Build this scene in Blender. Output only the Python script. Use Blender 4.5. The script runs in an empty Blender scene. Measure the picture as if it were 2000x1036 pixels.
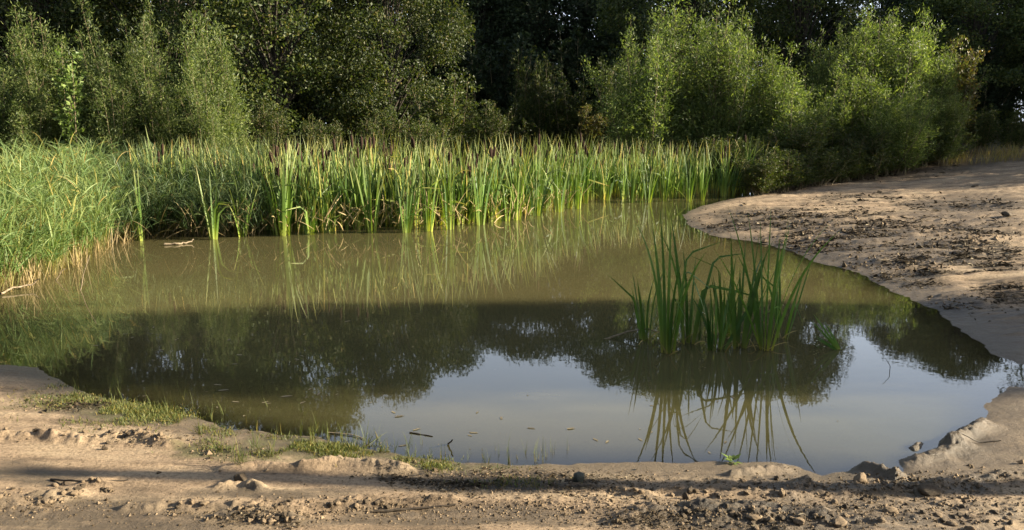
import bpy, math, random
import numpy as np
from mathutils import Vector

C = bpy.context.scene
COL = C.collection
R = math.radians
PI = math.pi

# ------------------------------------------------------------------ camera, sky, sun, exposure
CAM_H = 1.9
F = 1550.0                                   # focal length in pixels of the 2000 px wide photo
PITCH = math.atan((518.0 - 240.0) / F)
cam_d = bpy.data.cameras.new('camera'); cam = bpy.data.objects.new('camera', cam_d); COL.objects.link(cam)
cam.location = (0, 0, CAM_H); cam.rotation_euler = (PI/2 - PITCH, 0, 0)
cam_d.sensor_width = 36.0; cam_d.lens = 36.0 * F / 2000.0
cam_d.clip_start = 0.05; cam_d.clip_end = 2000
C.camera = cam

SUN_EL = 21.0
SUN_AHEAD = -1.0                              # degrees ahead of the exact right-hand side
w = bpy.data.worlds.new('World'); C.world = w; w.use_nodes = True
nt = w.node_tree
sky = nt.nodes.new('ShaderNodeTexSky'); sky.sky_type = 'NISHITA'; sky.sun_disc = False
sky.sun_elevation = R(SUN_EL); sky.sun_rotation = R(90 - SUN_AHEAD)
sky.air_density = 1.0; sky.dust_density = 2.0; sky.ozone_density = 1.0
nt.nodes['Background'].inputs['Strength'].default_value = 0.05
# thin bright cloud over the blue
tcw = nt.nodes.new('ShaderNodeTexCoord'); nzw = nt.nodes.new('ShaderNodeTexNoise'); nzw.inputs['Scale'].default_value = 1.6; nzw.inputs['Detail'].default_value = 5
nt.links.new(tcw.outputs['Generated'], nzw.inputs['Vector'])
rw_ = nt.nodes.new('ShaderNodeMapRange'); rw_.inputs[1].default_value = 0.35; rw_.inputs[2].default_value = 0.7; rw_.inputs[3].default_value = 0.7; rw_.inputs[4].default_value = 1.0
nt.links.new(nzw.outputs[0], rw_.inputs[0])
mxw = nt.nodes.new('ShaderNodeMix'); mxw.data_type = 'RGBA'; mxw.inputs[7].default_value = (11.4, 12.8, 15.2, 1)
sxyz = nt.nodes.new('ShaderNodeSeparateXYZ'); nt.links.new(tcw.outputs['Generated'], sxyz.inputs[0])
el_ = nt.nodes.new('ShaderNodeMapRange'); el_.inputs[1].default_value = 0.15; el_.inputs[2].default_value = 0.6; el_.inputs[3].default_value = 0.9; el_.inputs[4].default_value = 0.05
nt.links.new(sxyz.outputs['Z'], el_.inputs[0])
mu_ = nt.nodes.new('ShaderNodeMath'); mu_.operation = 'MULTIPLY'; nt.links.new(el_.outputs[0], mu_.inputs[0]); nt.links.new(rw_.outputs[0], mu_.inputs[1])
nt.links.new(mu_.outputs[0], mxw.inputs[0]); nt.links.new(sky.outputs[0], mxw.inputs[6]); nt.links.new(mxw.outputs[2], nt.nodes['Background'].inputs['Color'])
sd_ = bpy.data.lights.new('sun', 'SUN'); sun = bpy.data.objects.new('sun', sd_); COL.objects.link(sun)
sd_.energy = 5.0; sd_.angle = R(0.5); sd_.color = (1.0, 0.89, 0.69)
sv = Vector((math.cos(R(SUN_AHEAD))*math.cos(R(SUN_EL)), math.sin(R(SUN_AHEAD))*math.cos(R(SUN_EL)), math.sin(R(SUN_EL))))
sun.rotation_euler = sv.to_track_quat('Z', 'Y').to_euler(); sun.location = (30, 0, 20)
C.view_settings.view_transform = 'Standard'; C.view_settings.look = 'None'
C.view_settings.gamma = 1; C.view_settings.use_curve_mapping = False
C.view_settings.exposure = 2.02
C.cycles.max_bounces = 6; C.cycles.diffuse_bounces = 3; C.cycles.glossy_bounces = 3
C.cycles.transmission_bounces = 4; C.cycles.transparent_max_bounces = 6
C.cycles.caustics_reflective = False; C.cycles.caustics_refractive = False

# ------------------------------------------------------------------ helpers
rng = np.random.default_rng(7)
CP, SP = math.cos(PITCH), math.sin(PITCH)

def unproj(px, py, z=0.0):
    u = (px - 1000.0)/F; v = (518.0 - py)/F
    dx, dy, dz = u, CP + v*SP, -SP + v*CP
    t = (z - CAM_H)/dz
    return np.array((dx*t, dy*t, z))

def at_dist(px, d):                           # ground point on the bearing of column px at depth d
    return ((px-1000.0)/F*(d*CP + 0.3), d)

def proj(x, y, z):
    zz = z - CAM_H
    depth = y*CP - zz*SP
    up = y*SP + zz*CP
    depth = np.maximum(depth, 1e-3)
    return 1000.0 + F*x/depth, 518.0 - F*up/depth

def hash2(ix, iy, seed):
    n = (ix.astype(np.int64)*374761393 + iy.astype(np.int64)*668265263 + seed*1274126177) & 0xffffffff
    n = ((n ^ (n >> 13))*1274126177) & 0xffffffff
    n = ((n ^ (n >> 15))*2246822519) & 0xffffffff
    return ((n ^ (n >> 16)) & 0xffff)/65535.0

def vnoise(x, y, seed=0):
    x = np.asarray(x, float); y = np.asarray(y, float)
    ix = np.floor(x); iy = np.floor(y); fx = x-ix; fy = y-iy
    ix = ix.astype(np.int64); iy = iy.astype(np.int64)
    fx = fx*fx*fx*(fx*(fx*6-15)+10); fy = fy*fy*fy*(fy*(fy*6-15)+10)
    a = hash2(ix, iy, seed); b = hash2(ix+1, iy, seed); c = hash2(ix, iy+1, seed); d = hash2(ix+1, iy+1, seed)
    return (a*(1-fx)+b*fx)*(1-fy) + (c*(1-fx)+d*fx)*fy

def fbm(x, y, seed=0, octv=4, gain=0.5):
    s = 0; amp = 1; tot = 0
    for k in range(octv):
        s = s + amp*vnoise(x*2**k + 17.3*k, y*2**k - 9.1*k, seed+k); tot += amp; amp *= gain
    return s/tot

def sstep(a, b, x):
    t = np.clip((x-a)/(b-a), 0, 1); return t*t*(3-2*t)

def mesh_np(name, V, Fc, mats, attrs=None, smooth=True, extra=None):
    V = np.asarray(V, np.float32).reshape(-1, 3); Fc = np.asarray(Fc, np.int32)
    k = Fc.shape[1]; me = bpy.data.meshes.new(name)
    me.vertices.add(len(V)); me.vertices.foreach_set('co', V.ravel())
    me.loops.add(Fc.size); me.loops.foreach_set('vertex_index', Fc.ravel())
    me.polygons.add(len(Fc)); me.polygons.foreach_set('loop_start', np.arange(0, Fc.size, k, dtype=np.int32))
    me.polygons.foreach_set('use_smooth', np.full(len(Fc), smooth))
    for a, val in (attrs or {}).items():
        at = me.attributes.new(a, 'FLOAT', 'POINT'); at.data.foreach_set('value', np.asarray(val, np.float32).ravel())
    me.update(calc_edges=True); me.validate()
    me.materials.append(mats)
    return me

def link(name, me, parent=None, loc=(0, 0, 0), rot=(0, 0, 0), sc=(1, 1, 1)):
    o = bpy.data.objects.new(name, me); COL.objects.link(o)
    if parent is not None: o.parent = parent
    o.location = loc; o.rotation_euler = rot
    o.scale = sc if not np.isscalar(sc) else (sc, sc, sc)
    return o

def tag(o, label, cat, group=None):
    o['label'] = label; o['category'] = cat
    if group: o['group'] = group
    return o

def empty(name, loc, rot=(0, 0, 0), sc=(1, 1, 1)):
    o = link(name, None, None, loc, rot, sc); o.empty_display_size = 0.2; return o

class Buf:                                     # gathers quads of one mesh
    def __init__(s): s.V = []; s.F = []; s.A = {}; s.n = 0
    def add(s, V, Fc, **at):
        V = np.asarray(V, float).reshape(-1, 3); s.V.append(V); s.F.append(np.asarray(Fc, int) + s.n); s.n += len(V)
        for k, v in at.items(): s.A.setdefault(k, []).append(np.broadcast_to(np.asarray(v, float).ravel() if np.ndim(v) else v, (len(V),)))
    def mesh(s, name, mat, smooth=True):
        return mesh_np(name, np.concatenate(s.V), np.concatenate(s.F), mat, {k: np.concatenate(v) for k, v in s.A.items()}, smooth)

def tube(pts, rad, k=6):
    pts = np.asarray(pts, float); n = len(pts); rad = np.broadcast_to(np.asarray(rad, float), (n,))
    T = np.gradient(pts, axis=0); T /= np.linalg.norm(T, axis=1)[:, None] + 1e-9
    ref = np.array((0.31, 0.95, 0.05)) if abs(T[:, 2]).mean() > 0.6 else np.array((0.02, 0.05, 1.0))
    A = np.cross(T, ref); A /= np.linalg.norm(A, axis=1)[:, None] + 1e-9; B = np.cross(T, A)
    an = np.arange(k)*2*PI/k
    V = pts[:, None, :] + rad[:, None, None]*(np.cos(an)[None, :, None]*A[:, None, :] + np.sin(an)[None, :, None]*B[:, None, :])
    i = np.arange(n-1)[:, None]*k; j = np.arange(k)[None, :]; j2 = (j+1) % k
    Fc = np.stack((i+j, i+j2, i+k+j2, i+k+j), -1).reshape(-1, 4)
    return V.reshape(-1, 3), Fc

def blades(base, az, lean, curl, L, W, segs=6, face=None, kink=None, power=1.6, tint=None, prof='cat', rg=rng):
    N = len(az); s = np.linspace(0, 1, segs+1)
    ang = lean[:, None] + curl[:, None]*s[None, :]**power
    if kink is not None:
        ang = ang + kink[:, 1:2]*(s[None, :] > kink[:, 0:1])
    ds = (L/segs)[:, None]
    mid = 0.5*(ang[:, 1:] + ang[:, :-1])
    hx = np.concatenate((np.zeros((N, 1)), np.cumsum(np.sin(mid)*ds, 1)), 1)
    hz = np.concatenate((np.zeros((N, 1)), np.cumsum(np.cos(mid)*ds, 1)), 1)
    P = np.stack((base[:, 0:1] + hx*np.cos(az)[:, None], base[:, 1:2] + hx*np.sin(az)[:, None], base[:, 2:3] + hz), -1)
    if face is None: face = rg.uniform(0, 2*PI, N)
    fa = face[:, None] + 0.5*s[None, :]*rg.uniform(-1, 1, N)[:, None]
    T = np.stack((np.sin(ang)*np.cos(az)[:, None], np.sin(ang)*np.sin(az)[:, None], np.cos(ang)), -1)
    nv = np.stack((np.sin(fa), -np.cos(fa), 0.15 + 0*fa), -1)
    wd = np.cross(nv, T); wd /= np.linalg.norm(wd, axis=-1, keepdims=True) + 1e-6
    if prof == 'cat': pw = (0.55 + 0.45*np.clip(4*s, 0, 1))*(1 - s**3.2)
    else: pw = np.clip(0.35 + 2.2*s, 0, 1)*(1 - s**2)
    pw = np.maximum(pw, 0.03)
    hw = 0.5*W[:, None]*pw[None, :]
    V = np.stack((P - wd*hw[..., None], P + wd*hw[..., None]), 2)       # N, segs+1, 2, 3
    idx = np.arange(N*(segs+1)*2).reshape(N, segs+1, 2)
    Fc = np.stack((idx[:, :-1, 0], idx[:, :-1, 1], idx[:, 1:, 1], idx[:, 1:, 0]), -1).reshape(-1, 4)
    t = np.broadcast_to(s[None, :, None], (N, segs+1, 2)).ravel()
    if tint is None: tint = rg.uniform(0, 1, N)
    ti = np.broadcast_to(tint[:, None, None], (N, segs+1, 2)).ravel()
    return V.reshape(-1, 3), Fc, t, ti

def leaves(P, D, Nn, L, W, rg):
    D = D/(np.linalg.norm(D, axis=1)[:, None]+1e-9)
    S = np.cross(D, Nn); S /= np.linalg.norm(S, axis=1)[:, None]+1e-9
    U = np.cross(S, D)
    L = L[:, None]; W = W[:, None]
    V = np.stack((P, P + D*L*0.45 + S*W*0.5 + U*W*0.12, P + D*L - U*L*0.08, P + D*L*0.45 - S*W*0.5 + U*W*0.12), 1)
    Fc = np.arange(len(P)*4).reshape(-1, 4)
    ti = np.repeat(rg.uniform(0, 1, len(P)), 4)
    return V.reshape(-1, 3), Fc, ti

# ------------------------------------------------------------------ materials
def mat(name):
    m = bpy.data.materials.new(name); m.use_nodes = True
    n = m.node_tree.nodes; return m, n, m.node_tree.links, n['Principled BSDF'], n['Material Output']

def ramp(n, stops, interp='LINEAR'):
    r = n.new('ShaderNodeValToRGB'); cr = r.color_ramp; cr.interpolation = interp
    while len(cr.elements) < len(stops): cr.elements.new(0.5)
    for e, (p, c) in zip(cr.elements, stops): e.position = p; e.color = (*c, 1)
    return r

def attr(n, name):
    a = n.new('ShaderNodeAttribute'); a.attribute_name = name; return a

def mixc(n, l, fac, a, b, mode='MIX'):
    m = n.new('ShaderNodeMix'); m.data_type = 'RGBA'; m.blend_type = mode
    for s, v in ((m.inputs[0], fac), (m.inputs[6], a), (m.inputs[7], b)):
        if hasattr(v, 'links') or hasattr(v, 'is_linked'): l.new(v, s)
        elif np.isscalar(v): s.default_value = v
        else: s.default_value = (*v, 1)
    return m.outputs[2]

def leaf_mat(name, stops, transl=0.35, rough=0.5, spec=0.3, vary=0.25, tr_col=(1.15, 1.25, 0.5)):
    m, n, l, p, out = mat(name)
    a = attr(n, 'tint'); r = ramp(n, stops); l.new(a.outputs['Fac'], r.inputs[0])
    oi = n.new('ShaderNodeObjectInfo')
    hsv = n.new('ShaderNodeHueSaturation')
    mr = n.new('ShaderNodeMapRange'); mr.inputs[3].default_value = 1-vary; mr.inputs[4].default_value = 1+vary
    l.new(oi.outputs['Random'], mr.inputs[0]); l.new(mr.outputs[0], hsv.inputs['Value']); l.new(r.outputs[0], hsv.inputs['Color'])
    l.new(hsv.outputs[0], p.inputs['Base Color']); p.inputs['Roughness'].default_value = rough
    p.inputs['Specular IOR Level'].default_value = spec
    t = n.new('ShaderNodeBsdfTranslucent'); l.new(mixc(n, l, 1.0, hsv.outputs[0], tr_col, 'MULTIPLY'), t.inputs[0])
    mx = n.new('ShaderNodeMixShader'); mx.inputs[0].default_value = transl
    l.new(p.outputs[0], mx.inputs[1]); l.new(t.outputs[0], mx.inputs[2]); l.new(mx.outputs[0], out.inputs[0])
    return m

def blade_mat(name, along, tints, transl=0.3, rough=0.42, vary=0.15):
    m, n, l, p, out = mat(name)
    a = attr(n, 't'); r = ramp(n, along); l.new(a.outputs['Fac'], r.inputs[0])
    b = attr(n, 'tint'); r2 = ramp(n, tints); l.new(b.outputs['Fac'], r2.inputs[0])
    col = mixc(n, l, 1.0, r.outputs[0], r2.outputs[0], 'MULTIPLY')
    oi = n.new('ShaderNodeObjectInfo'); hsv = n.new('ShaderNodeHueSaturation')
    mr = n.new('ShaderNodeMapRange'); mr.inputs[3].default_value = 1-vary; mr.inputs[4].default_value = 1+vary
    l.new(oi.outputs['Random'], mr.inputs[0]); l.new(mr.outputs[0], hsv.inputs['Value']); l.new(col, hsv.inputs['Color'])
    l.new(hsv.outputs[0], p.inputs['Base Color']); p.inputs['Roughness'].default_value = rough
    p.inputs['Specular IOR Level'].default_value = 0.22
    t = n.new('ShaderNodeBsdfTranslucent'); l.new(mixc(n, l, 1.0, hsv.outputs[0], (1.15, 1.2, 0.55), 'MULTIPLY'), t.inputs[0])
    mx = n.new('ShaderNodeMixShader'); mx.inputs[0].default_value = transl
    l.new(p.outputs[0], mx.inputs[1]); l.new(t.outputs[0], mx.inputs[2]); l.new(mx.outputs[0], out.inputs[0])
    return m

def noisy_mat(name, c1, c2, scale=20, rough=0.85, bump=0.4, dist=0.01, coords='Object'):
    m, n, l, p, out = mat(name)
    tc = n.new('ShaderNodeTexCoord'); nz = n.new('ShaderNodeTexNoise'); nz.inputs['Scale'].default_value = scale
    nz.inputs['Detail'].default_value = 6; l.new(tc.outputs[coords], nz.inputs['Vector'])
    r = ramp(n, [(0.35, c1), (0.65, c2)]); l.new(nz.outputs[0], r.inputs[0]); l.new(r.outputs[0], p.inputs['Base Color'])
    p.inputs['Roughness'].default_value = rough; p.inputs['Specular IOR Level'].default_value = 0.2
    b = n.new('ShaderNodeBump'); b.inputs['Strength'].default_value = bump; b.inputs['Distance'].default_value = dist
    l.new(nz.outputs[0], b.inputs['Height']); l.new(b.outputs[0], p.inputs['Normal'])
    return m

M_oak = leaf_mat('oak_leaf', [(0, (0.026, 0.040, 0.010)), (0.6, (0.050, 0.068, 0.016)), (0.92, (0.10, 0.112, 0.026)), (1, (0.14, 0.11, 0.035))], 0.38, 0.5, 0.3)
M_wood = leaf_mat('forest_leaf', [(0, (0.014, 0.022, 0.010)), (0.7, (0.022, 0.034, 0.013)), (1, (0.04, 0.054, 0.018))], 0.2, 0.6, 0.2)  # leaf colour darkened to deepen the shade of the wood
M_willow = leaf_mat('willow_leaf', [(0, (0.040, 0.064, 0.017)), (0.6, (0.100, 0.136, 0.036)), (1, (0.25, 0.28, 0.09))], 0.44, 0.46, 0.3)
M_pale = leaf_mat('sapling_leaf', [(0, (0.10, 0.16, 0.04)), (1, (0.20, 0.26, 0.07))], 0.4, 0.45, 0.3)
M_rust = leaf_mat('rusty_leaf', [(0, (0.06, 0.072, 0.02)), (0.7, (0.10, 0.092, 0.026)), (1, (0.17, 0.095, 0.033))], 0.35)
M_bark = noisy_mat('bark', (0.02, 0.016, 0.012), (0.06, 0.05, 0.036), 14, 0.9, 0.6, 0.02)
M_twig = noisy_mat('twig_bark', (0.10, 0.08, 0.045), (0.20, 0.16, 0.09), 30, 0.85, 0.3)
M_dead = noisy_mat('dead_wood', (0.13, 0.098, 0.06), (0.27, 0.21, 0.14), 40, 0.8, 0.4, 0.004)
M_darkwood = noisy_mat('wet_wood', (0.02, 0.016, 0.012), (0.06, 0.045, 0.03), 40, 0.6, 0.4, 0.004)
M_head = noisy_mat('seed_head_brown', (0.018, 0.010, 0.006), (0.042, 0.022, 0.012), 80, 0.9, 0.3, 0.003)
M_cat = blade_mat('cattail_blade',
    [(0.0, (0.34, 0.27, 0.08)), (0.13, (0.34, 0.37, 0.07)), (0.34, (0.125, 0.195, 0.030)), (0.70, (0.105, 0.160, 0.036)), (1.0, (0.30, 0.30, 0.12))],
    [(0, (0.34, 0.46, 0.5)), (0.5, (0.95, 1, 1)), (0.88, (1.35, 1.25, 1.1)), (0.93, (2.0, 1.4, 1.2)), (1, (2.3, 1.5, 1.4))], 0.24, 0.48)
M_catf = blade_mat('young_cattail_blade',
    [(0.0, (0.28, 0.20, 0.06)), (0.10, (0.14, 0.17, 0.04)), (0.25, (0.075, 0.14, 0.032)), (1.0, (0.065, 0.125, 0.034))],
    [(0, (0.7, 0.8, 0.8)), (0.5, (1, 1, 1)), (1, (1.3, 1.25, 1.0))], 0.40, 0.36)
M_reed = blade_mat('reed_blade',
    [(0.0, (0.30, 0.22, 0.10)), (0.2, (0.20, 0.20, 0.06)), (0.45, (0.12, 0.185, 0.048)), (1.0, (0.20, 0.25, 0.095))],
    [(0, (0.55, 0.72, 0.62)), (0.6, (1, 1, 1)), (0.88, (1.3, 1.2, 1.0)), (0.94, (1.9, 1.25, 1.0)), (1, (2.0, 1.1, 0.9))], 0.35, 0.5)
M_reed_shade = blade_mat('shade_tinted_reed_blade',  # copy of the reed blade with shade put into its colour
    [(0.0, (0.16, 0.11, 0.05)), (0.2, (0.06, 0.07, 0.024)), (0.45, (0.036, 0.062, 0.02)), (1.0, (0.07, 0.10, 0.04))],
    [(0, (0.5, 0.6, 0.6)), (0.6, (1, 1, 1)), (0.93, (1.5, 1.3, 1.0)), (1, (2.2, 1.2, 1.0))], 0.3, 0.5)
M_straw = blade_mat('straw_blade', [(0, (0.34, 0.25, 0.12)), (1, (0.46, 0.37, 0.19))], [(0, (0.6, 0.6, 0.6)), (1, (1.1, 1.05, 1))], 0.2, 0.6)
M_grass = blade_mat('grass_blade', [(0, (0.12, 0.105, 0.045)), (0.4, (0.085, 0.10, 0.028)), (1, (0.145, 0.15, 0.05))],
    [(0, (0.6, 0.7, 0.6)), (0.7, (1, 1, 1)), (1, (2.0, 1.35, 1.1))], 0.3, 0.5)
M_dry = blade_mat('dry_grass_blade', [(0, (0.20, 0.14, 0.06)), (1, (0.42, 0.32, 0.13))], [(0, (0.6, 0.8, 0.5)), (1, (1.1, 1, 1))], 0.3, 0.6)
M_clod = noisy_mat('mud_clod', (0.09, 0.063, 0.038), (0.26, 0.19, 0.12), 30, 0.9, 0.6, 0.01)
M_clod_dark = noisy_mat('wet_mud_clod', (0.035, 0.026, 0.017), (0.10, 0.073, 0.045), 30, 0.75, 0.6, 0.01)
M_crumb = leaf_mat('mud_crumb', [(0, (0.05, 0.036, 0.022)), (0.5, (0.11, 0.08, 0.049)), (1, (0.24, 0.175, 0.11))], 0.0, 0.9, 0.1, 0.0)
M_litter = leaf_mat('plant_litter', [(0, (0.016, 0.012, 0.007)), (0.6, (0.05, 0.036, 0.02)), (0.9, (0.10, 0.075, 0.045)), (1, (0.3, 0.25, 0.17))], 0.0, 0.8, 0.1, 0.0)
M_float = leaf_mat('floating_litter', [(0, (0.10, 0.08, 0.045)), (0.7, (0.22, 0.18, 0.11)), (1, (0.45, 0.42, 0.34))], 0.0, 0.6, 0.3, 0.3)
M_stone = noisy_mat('dark_stone', (0.03, 0.032, 0.026), (0.085, 0.09, 0.07), 18, 0.8, 0.5, 0.01)
M_petal = leaf_mat('white_petal', [(0, (0.6, 0.58, 0.52)), (1, (0.8, 0.78, 0.72))], 0.2, 0.6, 0.2, 0.05)

# ------------------------------------------------------------------ pond outline (traced on the water plane)
near_px = [(0,716),(60,724),(95,752),(200,788),(330,812),(420,846),(520,858),(600,862),(720,884),(800,897),(900,911),(1000,916),(1150,917),
           (1270,917),(1400,910),(1500,912),(1555,925),(1600,940),(1645,942),(1690,928),(1735,938),(1790,930),(1860,922),(1910,896),
           (1944,852),(1948,822),(1940,795),(1962,777),(2000,764)]
right_px = [(2000,708),(1955,692),(1900,655),(1870,630),(1840,605),(1780,580),(1722,556),(1690,533),(1600,512),(1560,492),(1470,470),(1400,462),
            (1352,440),(1340,420),(1372,404),(1430,390),(1500,377)]
poly = [unproj(*p)[:2] for p in near_px]
poly += [np.array(p) for p in ((4.6, 5.35), (6.2, 5.2), (7.6, 5.6), (7.9, 6.3), (6.6, 6.9), (5.0, 6.75))]
poly += [unproj(*p)[:2] for p in right_px]
poly += [np.array(p) for p in ((5.6, 23.0), (3.6, 23.2), (1.2, 22.4), (-0.6, 19.6), (-3.2, 17.6), (-6.2, 16.4), (-8.4, 15.0), (-9.4, 13.2), (-9.3, 11.2), (-9.8, 9.4),
                              (-9.6, 7.6), (-8.0, 6.6), (-5.6, 6.45))]
poly = np.array(poly)

def shore_sd(x, y):                              # + on land, - in the pond
    d2 = np.full(x.shape, 1e9); inside = np.zeros(x.shape, bool)
    n = len(poly)
    for i in range(n):
        a = poly[i]; b = poly[(i+1) % n]; e = b-a
        t = np.clip(((x-a[0])*e[0] + (y-a[1])*e[1])/(e@e), 0, 1)
        d2 = np.minimum(d2, (x-a[0]-t*e[0])**2 + (y-a[1]-t*e[1])**2)
        if abs(b[1]-a[1]) > 1e-9:
            inside ^= ((a[1] > y) != (b[1] > y)) & (x < (b[0]-a[0])*(y-a[1])/(b[1]-a[1]) + a[0])
    d = np.sqrt(d2)
    return np.where(inside, -d, d)

def seg_dist(x, y, pts):
    d2 = np.full(x.shape, 1e9); tt = np.zeros(x.shape); n = len(pts)-1
    for i in range(n):
        a = np.array(pts[i]); b = np.array(pts[i+1]); e = b-a
        t = np.clip(((x-a[0])*e[0] + (y-a[1])*e[1])/(e@e+1e-12), 0, 1)
        dd = (x-a[0]-t*e[0])**2 + (y-a[1]-t*e[1])**2
        tt = np.where(dd < d2, (i+t)/n, tt); d2 = np.minimum(d2, dd)
    return np.sqrt(d2), tt

def gp(px, py, z=0.06):                          # bank point seen at a pixel
    return unproj(px, py, z)[:2]

# ridges of pushed-up mud: (pixel polyline, half width m, height m, roughness)
RIDGES = [
    ([(-60,856),(60,852),(160,858),(250,850),(330,862)], 0.05, 0.050, 1.0, 0.07),
    ([(250,992),(380,986),(520,990),(640,984),(760,972),(880,962)], 0.04, 0.030, 1.0, 0.11),
    ([(0,985),(70,975),(150,955),(190,940)], 0.07, 0.040, 1.0, 0.11),
    ([(420,1010),(500,1000),(580,1015)], 0.05, 0.028, 1.0, 0.12),
    ([(590,912),(660,900),(720,905),(790,910)], 0.055, 0.060, 0.35, 0.07),
    ([(440,915),(500,908),(560,913)], 0.045, 0.030, 0.4, 0.07),
    ([(432,948),(470,944),(505,952)], 0.035, 0.048, 0.8, 0.09),
    ([(1792,902),(1830,892),(1862,878)], 0.10, 0.075, 0.12, 0.0),
    ([(1856,872),(1880,852),(1918,836)], 0.06, 0.078, 0.2, 0.0),
    ([(1782,876),(1800,866)], 0.04, 0.065, 0.2, 0.0),
    ([(1690,918),(1712,926),(1745,940)], 0.045, 0.065, 0.4, 0.0),
    ([(1430,934),(1480,925),(1530,917)], 0.035, 0.040, 0.4, 0.02),
    ([(1545,960),(1575,945)], 0.05, 0.05, 0.8, 0.04),
    ([(1290,955),(1420,966),(1560,968),(1680,958),(1800,948),(1900,930),(2020,918)], 0.05, 0.035, 1.0, 0.06),
    ([(1240,1000),(1350,985),(1500,990),(1700,1010)], 0.10, 0.035, 1.0, 0.11),
    ([(1080,948),(1180,952),(1260,965)], 0.05, 0.03, 0.9, 0.06),
]
RIDGE_W = [([tuple(gp(a, b, z)) for a, b in pl], hw, hh, ro) for pl, hw, hh, ro, z in RIDGES]
# rough patches: centre px, radii px, amplitude m
ROUGH = [(60,985,150,26,.030),(300,856,120,20,.022),(620,990,260,22,.022),(520,1012,120,18,.03),(1450,1010,300,34,.034),(1850,985,240,50,.026),
         (1500,950,320,26,.022),(1150,975,260,30,.02),(1000,945,170,20,.02),(1800,940,240,26,.03),(880,925,180,16,.02),(420,885,70,22,.02),(160,780,130,26,.018),
         (1650,442,170,24,.028),(1580,468,90,18,.024),(1760,515,150,18,.022),(1840,590,110,16,.018),(1490,422,90,14,.016),(1900,470,120,26,.018)]
LITTER = [(1560,430,150,26),(1700,455,150,24),(1620,480,110,20),(1900,490,120,26),(1870,545,120,20),(1420,445,60,14),(1960,570,70,22),(1880,400,160,14),(1700,390,140,12),(1650,440,190,34),(1590,470,100,22),(1730,500,170,26),(1850,500,150,20),(1780,545,140,18),(1500,425,110,16),(1830,600,110,20),(1900,455,130,22),(1950,520,90,24),
          (1030,945,190,24),(860,935,120,16),(160,790,90,12),(500,1012,90,14),(1460,1015,240,24),(1700,340,150,14)]
WET = [(1720,490,230,60,.95),(1900,420,150,50,.8),(1500,430,150,26,.8),(1800,590,150,40,1.0),(300,800,230,26,.9),(600,876,220,18,.8),(120,1020,260,30,1.0),(420,1022,240,18),(150,1010,330,46),(60,925,120,26),(520,965,190,14),(330,1030,260,40),(900,1010,420,22),(1600,1020,420,50),(1700,945,380,24),(980,950,180,22),(1950,660,180,70),(1840,870,100,45),(1700,925,60,30),(1850,300,280,45)]
GREEN = [(300,800,200,26),(150,790,150,26),(480,880,150,26),(700,885,170,20),(560,868,120,14),(880,912,130,10),(1900,285,120,14),(1160,275,120,12)]

def ell(px, py, items, jit):
    m = np.zeros(px.shape)
    for it in items:
        d = np.sqrt(((px-it[0])/it[2])**2 + ((py-it[1])/it[3])**2)
        v = 1 - sstep(0.55, 1.1, d + (jit-0.5)*0.9)
        m = np.maximum(m, v*(it[4] if len(it) > 4 else 1))
    return m

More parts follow.
